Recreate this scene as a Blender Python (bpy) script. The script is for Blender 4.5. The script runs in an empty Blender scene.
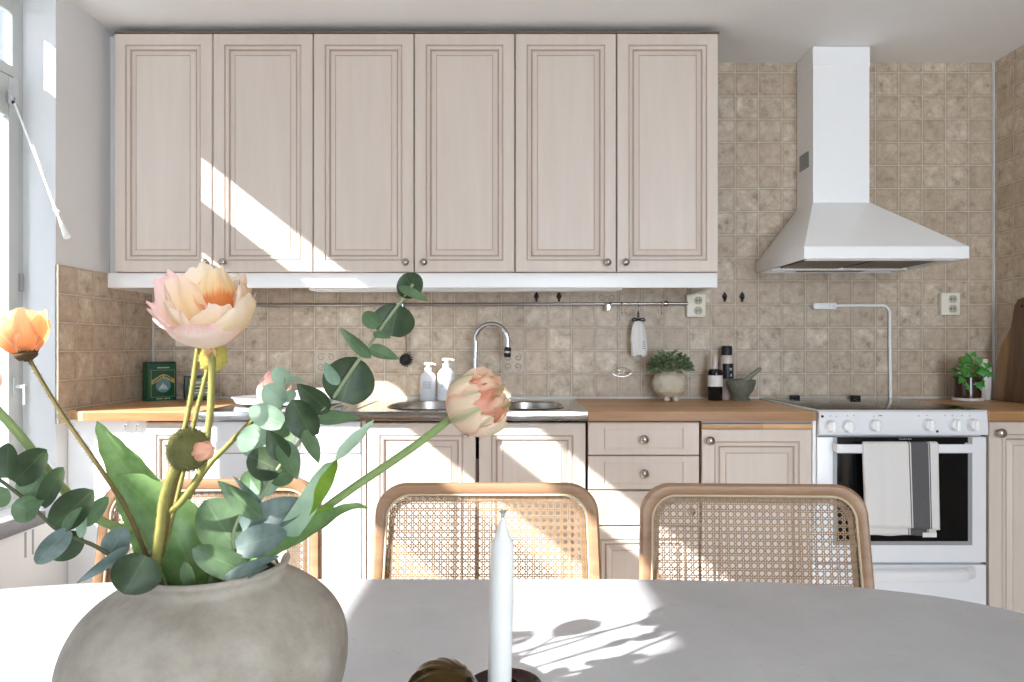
import bpy, bmesh, math, random
from mathutils import Vector, Matrix, noise as mnoise
R_ = random.Random(7)
C = bpy.context.scene.collection
sc = bpy.context.scene
PI = math.pi
FX, CX, CY, CZ = 697.0, 515.0, 346.0, 1.126
def P(x, y, d):
    """photo pixel + distance -> point"""
    return Vector(((x - CX) / FX * d, d, CZ - (y - CY) / FX * d))
def lin(c):
    return tuple(((v/255)/12.92 if v/255 <= .04045 else (((v/255)+.055)/1.055)**2.4) for v in c) + (1.0,)

# ------------------------------------------------------------------ materials
class NT:
    def __init__(self, name):
        self.m = bpy.data.materials.new(name); self.m.use_nodes = True
        self.t = self.m.node_tree; self.t.nodes.clear()
        self.out = self.t.nodes.new('ShaderNodeOutputMaterial')
    def n(self, ty, **kw):
        nd = self.t.nodes.new(ty)
        for k, v in kw.items(): setattr(nd, k, v)
        return nd
    def l(self, a, b): self.t.links.new(a, b)
    def setin(self, sock, v):
        if isinstance(v, bpy.types.NodeSocket): self.l(v, sock)
        else: sock.default_value = v
    def math(self, op, a, b=0.0, c=0.0):
        nd = self.n('ShaderNodeMath', operation=op)
        for i, v in enumerate((a, b, c)): self.setin(nd.inputs[i], v)
        return nd.outputs[0]
    def mixc(self, f, a, b, mode='MIX'):
        nd = self.n('ShaderNodeMix', data_type='RGBA', blend_type=mode)
        self.setin(nd.inputs[0], f); self.setin(nd.inputs[6], a); self.setin(nd.inputs[7], b)
        return nd.outputs[2]
    def ramp(self, f, stops):
        nd = self.n('ShaderNodeValToRGB'); self.setin(nd.inputs[0], f)
        e = nd.color_ramp.elements
        while len(e) < len(stops): e.new(.5)
        for i, (p, c) in enumerate(stops): e[i].position = p; e[i].color = c
        return nd.outputs[0]
    def coord(self, scale=(1,1,1), rot=(0,0,0)):
        tc = self.n('ShaderNodeTexCoord'); mp = self.n('ShaderNodeMapping')
        mp.inputs['Scale'].default_value = scale; mp.inputs['Rotation'].default_value = rot
        self.l(tc.outputs['Object'], mp.inputs[0]); return mp.outputs[0]
    def noise(self, vec, scale, detail=3, rough=.55):
        nd = self.n('ShaderNodeTexNoise'); self.l(vec, nd.inputs['Vector'])
        nd.inputs['Scale'].default_value = scale; nd.inputs['Detail'].default_value = detail
        nd.inputs['Roughness'].default_value = rough; return nd.outputs[0]
    def bsdf(self, color, rough=.5, metal=0.0, bump=None, bstr=.3, bdist=.002, **kw):
        b = self.n('ShaderNodeBsdfPrincipled')
        self.setin(b.inputs['Base Color'], color); self.setin(b.inputs['Roughness'], rough)
        self.setin(b.inputs['Metallic'], metal)
        for k, v in kw.items(): self.setin(b.inputs[k.replace('_', ' ')], v)
        if bump is not None:
            bn = self.n('ShaderNodeBump'); bn.inputs['Strength'].default_value = bstr
            bn.inputs['Distance'].default_value = bdist
            self.l(bump, bn.inputs['Height']); self.l(bn.outputs[0], b.inputs['Normal'])
        return b
    def done(self, sh):
        self.l(sh if isinstance(sh, bpy.types.NodeSocket) else sh.outputs[0], self.out.inputs[0]); return self.m
def plain(name, rgb, rough=.5, metal=0.0, var=.06, vscale=30, bump=0.0, **kw):
    t = NT(name); c = t.coord(); nz = t.noise(c, vscale)
    base = lin(rgb)
    dark = tuple(v*(1-var*2) for v in base[:3])+(1,); lite = tuple(min(1, v*(1+var*2)) for v in base[:3])+(1,)
    col = t.mixc(nz, dark, lite)
    return t.done(t.bsdf(col, rough, metal, bump=nz if bump else None, bstr=bump, **kw))
def tile_mat(name, axis):
    t = NT(name); tc = t.n('ShaderNodeTexCoord'); s = t.n('ShaderNodeSeparateXYZ'); t.l(tc.outputs['Object'], s.inputs[0])
    p = .1006
    u = t.math('DIVIDE', t.math('SUBTRACT', s.outputs[axis], .344 if axis == 0 else 3.0-.02), p)
    v = t.math('DIVIDE', t.math('SUBTRACT', s.outputs[2], .9075), .0996)
    fu, fv = t.math('FRACT', u), t.math('FRACT', v)
    du = t.math('MINIMUM', fu, t.math('SUBTRACT', 1.0, fu)); dv = t.math('MINIMUM', fv, t.math('SUBTRACT', 1.0, fv))
    wob = t.math('MULTIPLY', t.math('SUBTRACT', t.noise(tc.outputs['Object'], 60), .5), .035)
    d = t.math('ADD', t.math('MINIMUM', du, dv), wob)
    mask = t.n('ShaderNodeMapRange', interpolation_type='SMOOTHSTEP'); t.l(d, mask.inputs[0])
    mask.inputs[1].default_value = .006; mask.inputs[2].default_value = .026
    rnd = t.n('ShaderNodeTexWhiteNoise', noise_dimensions='2D'); cb = t.n('ShaderNodeCombineXYZ')
    t.l(t.math('FLOOR', u), cb.inputs[0]); t.l(t.math('FLOOR', v), cb.inputs[1]); t.l(cb.outputs[0], rnd.inputs[0])
    off = t.n('ShaderNodeVectorMath', operation='MULTIPLY_ADD')
    t.l(rnd.outputs['Color'], off.inputs[0]); off.inputs[1].default_value = (9,9,9); t.l(tc.outputs['Object'], off.inputs[2])
    n1 = t.noise(off.outputs[0], 22, 6, .68); n2 = t.noise(off.outputs[0], 90, 3, .6)
    col = t.ramp(n1, [(.30, lin((142,125,104))), (.43, lin((188,172,150))), (.55, lin((206,191,170))), (.70, lin((230,218,200)))])
    col = t.mixc(t.math('MULTIPLY', rnd.outputs[0], .55), col, lin((172,149,126)))
    sp = t.ramp(n2, [(.34, (1,1,1,1)), (.42, (0,0,0,1))]); col = t.mixc(t.math('MULTIPLY', sp, .25), col, lin((146,124,102)))
    wear = t.n('ShaderNodeMapRange', interpolation_type='SMOOTHSTEP'); t.l(d, wear.inputs[0]); wear.inputs[1].default_value=.02; wear.inputs[2].default_value=.13
    col = t.mixc(t.math('MULTIPLY', t.math('SUBTRACT', 1.0, wear.outputs[0]), .5), col, lin((156,134,114)))
    col = t.mixc(mask.outputs[0], lin((210,202,186)), col)
    h = t.math('ADD', t.math('MULTIPLY', mask.outputs[0], 1.0), t.math('MULTIPLY', n1, .25))
    rg = t.math('SUBTRACT', .75, t.math('MULTIPLY', mask.outputs[0], .3))
    return t.done(t.bsdf(col, rg, bump=h, bstr=.5, bdist=.0025))
def wood_mat(name, a, b, c, axis='X', scale=1.0, rough=.45, staves=False):
    t = NT(name)
    sv = {'X': (3,40,40), 'Y': (40,3,40), 'Z': (40,40,3)}[axis]
    vec = t.coord(tuple(v*scale for v in sv)); nz = t.noise(vec, 1.0, 5, .6)
    big = t.noise(t.coord(tuple(v*scale*.25 for v in sv)), 1.0, 2)
    col = t.ramp(nz, [(.3, lin(a)), (.5, lin(b)), (.72, lin(c))])
    col = t.mixc(t.math('MULTIPLY', big, .5), col, lin(a))
    if staves:
        tc = t.n('ShaderNodeTexCoord'); br = t.n('ShaderNodeTexBrick'); t.l(tc.outputs['Object'], br.inputs['Vector'])
        br.inputs['Scale'].default_value = 1; br.inputs['Brick Width'].default_value = .42; br.inputs['Row Height'].default_value = .044
        br.inputs['Mortar Size'].default_value = .0006; br.inputs['Color1'].default_value = (1.12,1.06,1,1); br.inputs['Color2'].default_value = (.80,.72,.62,1)
        br.inputs['Mortar'].default_value = (.6,.5,.4,1)
        col = t.mixc(1.0, col, br.outputs[0], 'MULTIPLY')
    return t.done(t.bsdf(col, rough, bump=nz, bstr=.08, bdist=.001))
def sheet_mat(name, col_fn, rough=.5, transl=.35, tint=None):
    t = NT(name); col = col_fn(t)
    b = t.bsdf(col, rough)
    tr = t.n('ShaderNodeBsdfTranslucent'); t.setin(tr.inputs[0], tint if tint else col)
    mx = t.n('ShaderNodeMixShader'); mx.inputs[0].default_value = transl
    t.l(b.outputs[0], mx.inputs[1]); t.l(tr.outputs[0], mx.inputs[2]); return t.done(mx.outputs[0])
def attr(t, n):
    a = t.n('ShaderNodeAttribute'); a.attribute_name = n; return a.outputs['Fac']
def leaf_mat(name, base, lite, vein, rough=.5, transl=.25):
    def f(t):
        nz = t.noise(t.coord(), 55, 4); col = t.mixc(t.ramp(nz, [(.35,(0,0,0,1)),(.7,(1,1,1,1))]), lin(base), lin(lite))
        u = t.math('ABSOLUTE', attr(t, 'lu'))
        m = t.ramp(u, [(.0,(1,1,1,1)), (.07,(0,0,0,1))])
        return t.mixc(t.math('MULTIPLY', m, .3), col, lin(vein))
    return sheet_mat(name, f, rough, transl)
def petal_mat(name, stops, edge, streak=None, transl=.45):
    def f(t):
        v = attr(t, 'lv'); u = attr(t, 'lu')
        st = t.n('ShaderNodeCombineXYZ'); t.l(t.math('MULTIPLY', u, 9.0), st.inputs[0]); t.l(v, st.inputs[1])
        nz = t.noise(st.outputs[0], 1.6, 3)
        vv = t.math('ADD', v, t.math('MULTIPLY', t.math('SUBTRACT', nz, .5), .35))
        col = t.ramp(vv, [(p, lin(c)) for p, c in stops])
        eu = t.ramp(t.math('ABSOLUTE', u), [(.72,(0,0,0,1)), (1.0,(1,1,1,1))])
        col = t.mixc(t.math('MULTIPLY', eu, .7), col, lin(edge))
        if streak:
            sm = t.ramp(t.math('ABSOLUTE', t.math('ADD', u, t.math('MULTIPLY', t.math('SUBTRACT', nz, .5), .5))), [(.05,(1,1,1,1)), (.3,(0,0,0,1))])
            col = t.mixc(t.math('MULTIPLY', sm, .75), col, lin(streak))
        return col
    return sheet_mat(name, f, .55, transl)

M = {}
M['wall'] = plain('white_plaster', (218,218,218), .85, var=.015, vscale=6, bump=.05)
M['ceiling'] = plain('ceiling_paint', (238,237,236), .9, var=.015, vscale=4)
M['tile_x'] = tile_mat('wall_tile_back', 0); M['tile_y'] = tile_mat('wall_tile_side', 1)
M['caulk'] = plain('caulk', (206,205,202), .5, var=.02)
M['floor'] = wood_mat('floor_oak', (176,170,164), (194,188,182), (206,200,194), 'Y', .6, .45, True)
M['cab'] = wood_mat('pickled_wood', (208,194,182), (212,198,186), (216,203,191), 'Z', 1.0, .42)
M['glaze'] = plain('wood_glaze', (164,144,130), .6, var=.08)
M['glazelight'] = plain('wood_glaze_light', (184,166,153), .6, var=.06)
M['carcass'] = plain('carcass_edge', (120,100,86), .7, var=.08)
M['white'] = plain('white_lacquer', (246,246,245), .35, var=.01)
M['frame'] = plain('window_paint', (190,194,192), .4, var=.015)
M['enamel'] = plain('white_enamel', (232,232,234), .22, var=.008)
M['counter'] = wood_mat('counter_beech', (184,142,100), (208,168,124), (226,194,152), 'X', 1.0, .38, True)
M['steel'] = plain('brushed_steel', (168,163,158), .30, 1.0, var=.06, vscale=60)
M['deck'] = plain('satin_steel_deck', (172,168,163), .13, 1.0, var=.05, vscale=60)
M['chrome'] = plain('chrome', (226,226,228), .07, 1.0, var=.01)
M['nickel'] = plain('satin_nickel', (176,168,160), .24, 1.0, var=.05)
M['black'] = plain('black_plastic', (24,24,24), .45, var=.05)
M['iron'] = plain('black_iron', (38,32,28), .5, .3, var=.1)
M['glassblack'] = plain('black_glass', (14,15,16), .06, var=.05, Specular_IOR_Level=.22)
M['greyframe'] = plain('grey_trim', (150,150,152), .4, var=.02)
M['dark'] = plain('dark_gap', (28,26,24), .8)
M['socket'] = plain('ivory_plastic', (232,226,210), .4, var=.01)
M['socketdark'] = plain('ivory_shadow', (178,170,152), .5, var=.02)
M['stone'] = plain('sill_stone', (92,90,92), .4, var=.15, vscale=60)
M['oak'] = wood_mat('chair_oak', (140,106,78), (160,126,96), (180,148,118), 'X', .8, .42)
M['cane'] = wood_mat('cane', (138,108,78), (164,134,100), (184,156,122), 'X', 3, .5)
M['spline'] = plain('cane_spline', (196,176,148), .5, var=.05)
M['candle'] = plain('candle_wax', (238,237,233), .45, var=.01, Subsurface_Weight=.3, Subsurface_Radius=(.01,.008,.006))
M['wick'] = plain('wick', (170,165,158), .9)
M['brass'] = plain('antique_brass', (86,70,44), .14, 1.0, var=.12, vscale=40)
M['lacquer'] = plain('brown_lacquer', (62,44,42), .12, .6, var=.1)
M['cloth'] = plain('white_cloth', (236,233,228), .9, var=.03, vscale=80, bump=.2)
M['tin'] = plain('green_tin', (16,78,54), .4, var=.1)
M['tindark'] = plain('green_tin_dark', (12,44,32), .45, var=.1)
M['gold'] = plain('gold_print', (176,160,104), .5, var=.08)
M['emblem'] = plain('emblem_print', (96,132,136), .5, var=.2, vscale=120)
M['pale'] = plain('pale_print', (196,204,196), .6, var=.05)
M['sage'] = plain('sage_print', (112,122,98), .6, var=.2, vscale=90)
M['stem'] = plain('hairy_stem', (136,130,66), .7, var=.15, vscale=120)
M['stemd'] = plain('brown_stem', (104,90,48), .7, var=.15, vscale=120)
M['stemg'] = plain('green_stem', (138,160,98), .55, var=.1)
M['twig'] = plain('eucalyptus_twig', (146,158,120), .6, var=.12)
M['twigd'] = plain('eucalyptus_twig_dark', (84,88,62), .6, var=.12)
M['bud'] = plain('bud_felt', (98,97,52), .9, var=.3, vscale=90, bump=.6)
M['budy'] = plain('bud_yellow', (182,170,84), .9, var=.25, vscale=120, bump=.6)
M['calyx'] = plain('calyx', (78,54,26), .8, var=.2)
M['soap'] = plain('marbled_white', (232,234,238), .25, var=.05, vscale=18)
M['wine'] = plain('dark_bottle', (22,18,24), .08, var=.1)
M['pinkglass'] = plain('pink_grinder', (206,190,184), .2, var=.05)
M['paper'] = plain('paper_label', (228,224,220), .7, var=.03)
M['cork'] = plain('cork', (205,186,160), .8)
M['granite'] = plain('granite', (106,108,96), .6, var=.48, vscale=170, bump=.3)
M['pestle'] = plain('pestle_stone', (136,136,120), .55, var=.25, vscale=180)
M['pot'] = plain('glazed_cream', (202,192,172), .22, var=.05)
M['brownpot'] = plain('brown_glass_pot', (58,36,22), .12, var=.15)
M['soil'] = plain('soil', (46,34,26), .95, var=.3, bump=.5)
M['red'] = plain('terracotta_cap', (170,92,72), .6)
M['whitebottle'] = plain('white_bottle', (222,216,210), .4, var=.02)
M['hoodgrey'] = plain('hood_filter', (132,124,112), .35, .8, var=.12, vscale=200)
M['rod'] = plain('white_rod', (244,244,242), .35, var=.01)
def _marble():
    t = NT('grey_stone_top'); n = t.noise(t.coord(), 9, 6, .65); f = t.noise(t.coord((1,2,1),(0,0,.6)), 60, 4, .7)
    col = t.ramp(n, [(.3, lin((198,200,204))), (.7, lin((212,214,218)))])
    col = t.mixc(t.ramp(f, [(.60,(0,0,0,1)), (.72,(.35,.35,.35,1))]), col, lin((158,154,150)))
    return t.done(t.bsdf(col, .38, bump=f, bstr=.04))
M['table'] = _marble()
def _vase():
    t = NT('weathered_clay'); n = t.noise(t.coord(), 14, 6, .65); f = t.noise(t.coord((1,1,3)), 45, 5, .7)
    col = t.ramp(n, [(.25, lin((128,119,107))), (.45, lin((160,151,138))), (.7, lin((188,180,168)))])
    col = t.mixc(t.ramp(f, [(.27,(1,1,1,1)), (.34,(0,0,0,1))]), col, lin((120,108,94)))
    h = t.math('ADD', n, t.math('MULTIPLY', f, .5))
    return t.done(t.bsdf(col, .8, bump=h, bstr=.35, bdist=.004))
M['vase'] = _vase()
def _board():
    t = NT('walnut_board'); tc = t.n('ShaderNodeTexCoord'); s = t.n('ShaderNodeSeparateXYZ'); t.l(tc.outputs['Object'], s.inputs[0])
    g = t.noise(t.coord((4,30,3)), 1.0, 5, .6)
    e = t.math('ADD', s.outputs[1], t.math('MULTIPLY', t.math('SUBTRACT', t.noise(t.coord((1,1,1)), 5, 2), .5), .05))
    dk = t.ramp(g, [(.3, lin((84,62,44))), (.7, lin((124,94,68)))]); lt = t.ramp(g, [(.3, lin((150,112,76))), (.7, lin((178,138,98)))])
    m = t.ramp(t.math('MULTIPLY', t.math('ADD', e, .5), 1.0), [(.545,(0,0,0,1)), (.565,(1,1,1,1))])
    return t.done(t.bsdf(t.mixc(m, dk, lt), .5, bump=g, bstr=.1))
M['board'] = _board()
def _towel():
    t = NT('striped_linen'); tc = t.n('ShaderNodeTexCoord'); u = attr(t, 'lu')
    st = t.n('ShaderNodeValToRGB'); st.color_ramp.interpolation = 'CONSTANT'; t.l(u, st.inputs[0])
    w, d = lin((226,222,218)), lin((84,82,84)); e = st.color_ramp.elements
    stops = [(0,w),(.605,d),(.62,w),(.635,d),(.865,w),(.875,d),(.89,w)]
    while len(e) < len(stops): e.new(.5)
    for i,(p_,c_) in enumerate(stops): e[i].position = p_; e[i].color = c_
    nz = t.noise(t.coord((1,1,1)), 160, 3)
    col = t.mixc(t.math('MULTIPLY', nz, .18), st.outputs[0], lin((140,136,132)))
    return t.done(t.bsdf(col, .95, bump=nz, bstr=.2))
M['towel'] = _towel()
def _glass():
    t = NT('window_glass'); tr = t.n('ShaderNodeBsdfTransparent'); gl = t.n('ShaderNodeBsdfGlossy'); gl.inputs['Roughness'].default_value = .02
    fr = t.n('ShaderNodeFresnel'); fr.inputs[0].default_value = 1.45; mx = t.n('ShaderNodeMixShader')
    t.l(t.math('MULTIPLY', fr.outputs[0], .6), mx.inputs[0]); t.l(tr.outputs[0], mx.inputs[1]); t.l(gl.outputs[0], mx.inputs[2]); return t.done(mx.outputs[0])
M['glass'] = _glass()
M['euc'] = leaf_mat('eucalyptus_green', (50,66,42), (72,92,60), (112,132,86))
M['eucp'] = leaf_mat('eucalyptus_pale', (142,172,146), (170,196,170), (196,212,180))
M['eucm'] = leaf_mat('eucalyptus_mid', (86,112,76), (112,138,100), (144,166,122))
M['eucb'] = leaf_mat('eucalyptus_blue', (94,112,106), (134,152,146), (156,170,160))
M['tleaf'] = leaf_mat('tulip_leaf', (108,146,82), (142,176,112), (156,184,110), .45, .3)
M['tleafb'] = leaf_mat('tulip_leaf_bright', (128,166,50), (156,188,72), (150,180,70), .45, .4)
M['tleafp'] = leaf_mat('tulip_leaf_pale', (168,198,166), (190,214,186), (196,216,186), .45, .35)
M['ivy'] = leaf_mat('ivy_leaf', (56,134,48), (92,172,70), (130,190,96), .4, .3)
M['herb'] = leaf_mat('herb_leaf', (76,104,62), (164,182,142), (180,194,158), .55, .2)
M['pet_in'] = petal_mat('poppy_inner', [(.0,(226,140,76)),(.26,(236,168,104)),(.38,(248,226,176)),(.7,(252,238,204)),(1,(253,236,220))], (252,228,214))
M['pet_blotch'] = petal_mat('poppy_blotch', [(.0,(222,128,66)),(.62,(234,154,92)),(.72,(248,222,168)),(1,(253,240,214))], (252,228,190))
M['pet_out'] = petal_mat('poppy_outer', [(.0,(244,232,204)),(.4,(252,240,226)),(.8,(252,234,226)),(1,(250,208,204))], (250,212,208))
M['pet_or'] = petal_mat('poppy_orange', [(.0,(226,130,80)),(.4,(242,176,120)),(.8,(250,208,152)),(1,(252,222,178))], (250,214,172))
M['pet_tu'] = petal_mat('tulip_peach', [(.0,(240,176,158)),(.3,(250,222,200)),(.7,(253,238,216)),(1,(251,228,204))], (244,186,170), (206,210,168))
M['pet_tg'] = petal_mat('tulip_green_streak', [(.0,(240,178,156)),(.35,(252,232,206)),(1,(252,238,210))], (240,164,150), (170,186,130))
M['pet_tp'] = petal_mat('tulip_rose', [(.0,(240,170,140)),(.5,(248,206,184)),(1,(252,222,200))], (252,228,204), (240,170,150))
M['pet_pk'] = petal_mat('tulip_pink', [(.0,(246,224,200)),(.5,(251,228,214)),(1,(247,190,186))], (248,206,196))
M['salmon'] = plain('salmon_petal', (228,166,136), .6, var=.15, vscale=140)

# ------------------------------------------------------------------ mesh builder
class MB:
    def __init__(self): self.v = []; self.f = []; self.mi = []; self.a = {}
    def add(self, vs, fs, mi=0):
        o = len(self.v); self.v += [Vector(p) for p in vs]
        for f in fs: self.f.append([i+o for i in f]); self.mi.append(mi)
        return self
    def box(self, x0, x1, y0, y1, z0, z1, mi=0, bev=0.0):
        bm = bmesh.new(); bmesh.ops.create_cube(bm, size=1)
        for p in bm.verts: p.co = Vector(((x0+x1)/2+p.co.x*(x1-x0), (y0+y1)/2+p.co.y*(y1-y0), (z0+z1)/2+p.co.z*(z1-z0)))
        if bev: bmesh.ops.bevel(bm, geom=bm.edges[:], offset=min(bev, .45*min(abs(x1-x0),abs(y1-y0),abs(z1-z0))), segments=2, affect='EDGES', profile=.6)
        self.bm(bm, mi); return self
    def bm(self, bm, mi=0, mat=None):
        bm.verts.index_update()
        self.add([(mat @ p.co if mat else p.co.copy()) for p in bm.verts], [[p.index for p in f.verts] for f in bm.faces], mi); bm.free()
    def rings(self, rings, closed=True, cap0=False, cap1=False, mi=0, mis=None, loop=False):
        n = len(rings[0]); o = len(self.v)
        for r in rings: self.v += [Vector(p) for p in r]
        m = len(rings)
        for i in range(m if loop else m-1):
            i2 = (i+1) % m
            for j in range(n if closed else n-1):
                k = (j+1) % n
                self.f.append([o+i*n+j, o+i*n+k, o+i2*n+k, o+i2*n+j]); self.mi.append(mis[i] if mis else mi)
        if cap0: self.f.append([o+j for j in range(n)][::-1]); self.mi.append(mi)
        if cap1: self.f.append([o+(m-1)*n+j for j in range(n)]); self.mi.append(mis[-1] if mis else mi)
        return self
    def lathe(self, prof, o=(0,0,0), axis=(0,0,1), n=32, mi=0, mis=None, cap0=True, cap1=True, squash=(1,1)):
        A = Vector(axis).normalized(); e1 = A.orthogonal().normalized() if abs(A.z) < .999 else Vector((1,0,0)); e2 = A.cross(e1); O = Vector(o)
        rr = [[O + A*h + e1*(r*math.cos(2*PI*j/n)*squash[0]) + e2*(r*math.sin(2*PI*j/n)*squash[1]) for j in range(n)] for r, h in prof]
        return self.rings(rr, True, cap0, cap1, mi, mis)
    def tube(self, pts, r, n=10, mi=0, loop=False, caps=True):
        pts = [Vector(p) for p in pts]; m = len(pts); rs = r if isinstance(r, (list, tuple)) else [r]*m
        rings = []; N = None
        for i, p in enumerate(pts):
            if loop: T = pts[(i+1) % m]-pts[i-1]
            else: T = pts[min(i+1, m-1)]-pts[max(i-1, 0)]
            T.normalize()
            if N is None: N = T.orthogonal().normalized()
            N = (N - T*N.dot(T)).normalized(); B = T.cross(N)
            rings.append([p + (N*math.cos(2*PI*j/n)+B*math.sin(2*PI*j/n))*rs[i] for j in range(n)])
        return self.rings(rings, True, caps and not loop, caps and not loop, mi, None, loop)
    def spikes(self, pts, r, count, length, mi=0, seed=1):
        q = random.Random(seed); pts = [Vector(p) for p in pts]
        for _ in range(count):
            i = q.randrange(len(pts)-1); p = pts[i].lerp(pts[i+1], q.random()); T = (pts[i+1]-pts[i]).normalized()
            d = Vector((q.gauss(0,1), q.gauss(0,1), q.gauss(0,1))); d = (d - T*d.dot(T)).normalized()
            b = p + d*r*.9; s = T.cross(d)*.00022; tip = b + d*length*q.uniform(.5,1) + T*length*.3
            self.add([b-s, b+s, b+T*.0004, tip], [[0,1,3],[1,2,3],[2,0,3]], mi)
        return self
    def build(self, name, mats, parent=None, smooth=40, loc=None):
        me = bpy.data.meshes.new(name); me.from_pydata([tuple(p) for p in self.v], [], self.f)
        mats = mats if isinstance(mats, (list, tuple)) else [mats]
        for m in mats: me.materials.append(M[m] if isinstance(m, str) else m)
        me.polygons.foreach_set('material_index', self.mi)
        for k, vals in self.a.items():
            at = me.attributes.new(k, 'FLOAT', 'POINT'); at.data.foreach_set('value', vals)
        me.update()
        bm = bmesh.new(); bm.from_mesh(me); bmesh.ops.recalc_face_normals(bm, faces=bm.faces[:]); bm.to_mesh(me); bm.free()
        if smooth:
            me.polygons.foreach_set('use_smooth', [True]*len(me.polygons)); me.set_sharp_from_angle(angle=math.radians(smooth))
        o = bpy.data.objects.new(name, me); C.objects.link(o)
        if parent: o.parent = parent
        if loc: o.location = loc
        return o
def tag(o, label=None, cat=None, group=None, kind=None):
    for k, v in (('label', label), ('category', cat), ('group', group), ('kind', kind)):
        if v: o[k] = v
    return o
def thing(name, label, cat, loc=(0,0,0), rz=0.0, group=None):
    o = bpy.data.objects.new(name, None); o.empty_display_size = .05; C.objects.link(o)
    o.location = loc; o.rotation_euler = (0,0,rz); return tag(o, label, cat, group)
def struct(o): o['kind'] = 'structure'; return o
def smooth_path(pts, sub=6):
    pts = [Vector(p) for p in pts]; out = []
    for i in range(len(pts)-1):
        p0 = pts[max(i-1,0)]; p1 = pts[i]; p2 = pts[i+1]; p3 = pts[min(i+2, len(pts)-1)]
        for k in range(sub):
            t = k/sub
            out.append(.5*((2*p1)+(p2-p0)*t+(2*p0-5*p1+4*p2-p3)*t*t+(3*p1-p0-3*p2+p3)*t**3))
    out.append(pts[-1]); return out
def dup(o, parent=None):
    c = o.copy(); C.objects.link(c)
    if parent: c.parent = parent
    for ch in list(o.children): dup(ch, c)
    return c

# ------------------------------------------------------------------ room
YB, XL, XR, ZC, YR = 3.0, -1.565, 2.06, 2.346, -2.4
YC = 2.375                       # far reveal of the window
XG = -1.685                      # glass plane
struct(MB().box(-1.70, XR+.2, YR-.2, YB+.2, -.1, 0).build('floor', 'floor'))
struct(MB().box(-1.70, XR+.2, YR-.2, YB+.2, ZC, ZC+.12).build('ceiling', 'ceiling'))
wb = struct(MB().box(-1.9, XR+.2, YB, YB+.15, 0, ZC).build('wall_back', 'tile_x'))
struct(MB().box(XR, XR+.15, YR, YB, 0, ZC).build('wall_right', 'tile_y'))
XO = -1.70
w = MB(); w.box(XO, XL, YC, YB, 0, ZC); w.box(XO, XL, YR, -.62, 0, ZC)
w.box(XO, XL, -.62, YC, 0, .542); w.box(XO, XL, -.62, YC, 2.305, ZC)
for y in (2.228, 2.262): w.box(XL-.001, XL+.0015, y-.004, y+.004, .45, .531, 1)
wl = struct(w.build('wall_left', ['wall', 'greyframe']))
MB().box(XL-.002, XL+.008, YC, YB, .86, 1.404).build('tile_lining', 'tile_y', wl)
struct(MB().box(-1.72, XL+.02, -.62, 2.295, .542, .584, 0, .003).build('trim_1', 'stone'))
struct(MB().box(-1.715, XL+.006, -.6, 2.292, .584, .592, 0, .003).build('trim_2', 'white'))
struct(MB().box(XR-.006, XR, YB-.008, YB, .9, ZC).build('trim_3', 'caulk'))
struct(MB().box(XL+.006, XL+.014, YB-.008, YB, .9, 1.40).build('trim_4', 'caulk'))
struct(MB().box(XL, XR, YB-.006, YB, .899, .9055).build('trim_5', 'caulk'))
# rear wall with an unseen window, added and sized to fill the room with light
RX0, RX1 = .65, 1.98
w = MB(); w.box(-1.70, RX0, YR-.15, YR, 0, ZC); w.box(RX1, XR+.2, YR-.15, YR, 0, ZC); w.box(RX0, RX1, YR-.15, YR, 0, .3); w.box(RX0, RX1, YR-.15, YR, 2.25, ZC)
struct(w.build('wall_rear', 'wall'))
wf = MB()
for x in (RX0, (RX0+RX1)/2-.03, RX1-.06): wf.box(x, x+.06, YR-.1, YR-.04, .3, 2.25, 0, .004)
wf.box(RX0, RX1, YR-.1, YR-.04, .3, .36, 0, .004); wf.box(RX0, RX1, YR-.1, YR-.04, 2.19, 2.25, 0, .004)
w2 = struct(wf.build('fill_window', 'frame'))
MB().box(RX0+.03, RX1-.03, YR-.072, YR-.068, .33, 2.22).build('pane', 'glass', w2)
# left window: fanlights above, casements below
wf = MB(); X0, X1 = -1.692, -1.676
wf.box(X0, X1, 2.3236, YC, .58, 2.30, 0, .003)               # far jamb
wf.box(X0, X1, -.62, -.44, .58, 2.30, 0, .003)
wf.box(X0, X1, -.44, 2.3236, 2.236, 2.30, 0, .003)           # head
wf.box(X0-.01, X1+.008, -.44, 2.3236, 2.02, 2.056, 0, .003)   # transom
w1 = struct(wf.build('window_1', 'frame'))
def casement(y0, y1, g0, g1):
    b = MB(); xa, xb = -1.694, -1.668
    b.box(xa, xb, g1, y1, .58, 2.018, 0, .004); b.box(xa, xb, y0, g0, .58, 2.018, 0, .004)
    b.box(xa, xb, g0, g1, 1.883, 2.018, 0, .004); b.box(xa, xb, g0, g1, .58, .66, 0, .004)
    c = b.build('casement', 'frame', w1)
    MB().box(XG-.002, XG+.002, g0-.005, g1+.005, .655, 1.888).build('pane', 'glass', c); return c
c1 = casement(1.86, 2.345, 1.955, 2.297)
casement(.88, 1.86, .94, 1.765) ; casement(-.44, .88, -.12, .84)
MB().box(XG-.002, XG+.002, -.445, 2.33, 2.05, 2.24).build('fanlight_pane', 'glass', w1)
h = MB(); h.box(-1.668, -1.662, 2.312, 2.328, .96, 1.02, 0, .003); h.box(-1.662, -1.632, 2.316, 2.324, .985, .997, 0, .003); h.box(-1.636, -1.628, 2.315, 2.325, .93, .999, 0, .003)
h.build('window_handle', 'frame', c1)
h = MB(); h.lathe([(.007,0),(.008,.005),(.008,.055),(.007,.06)], (-1.667,2.352,1.31), n=12); h.build('hinge', 'greyframe', w1)
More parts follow.
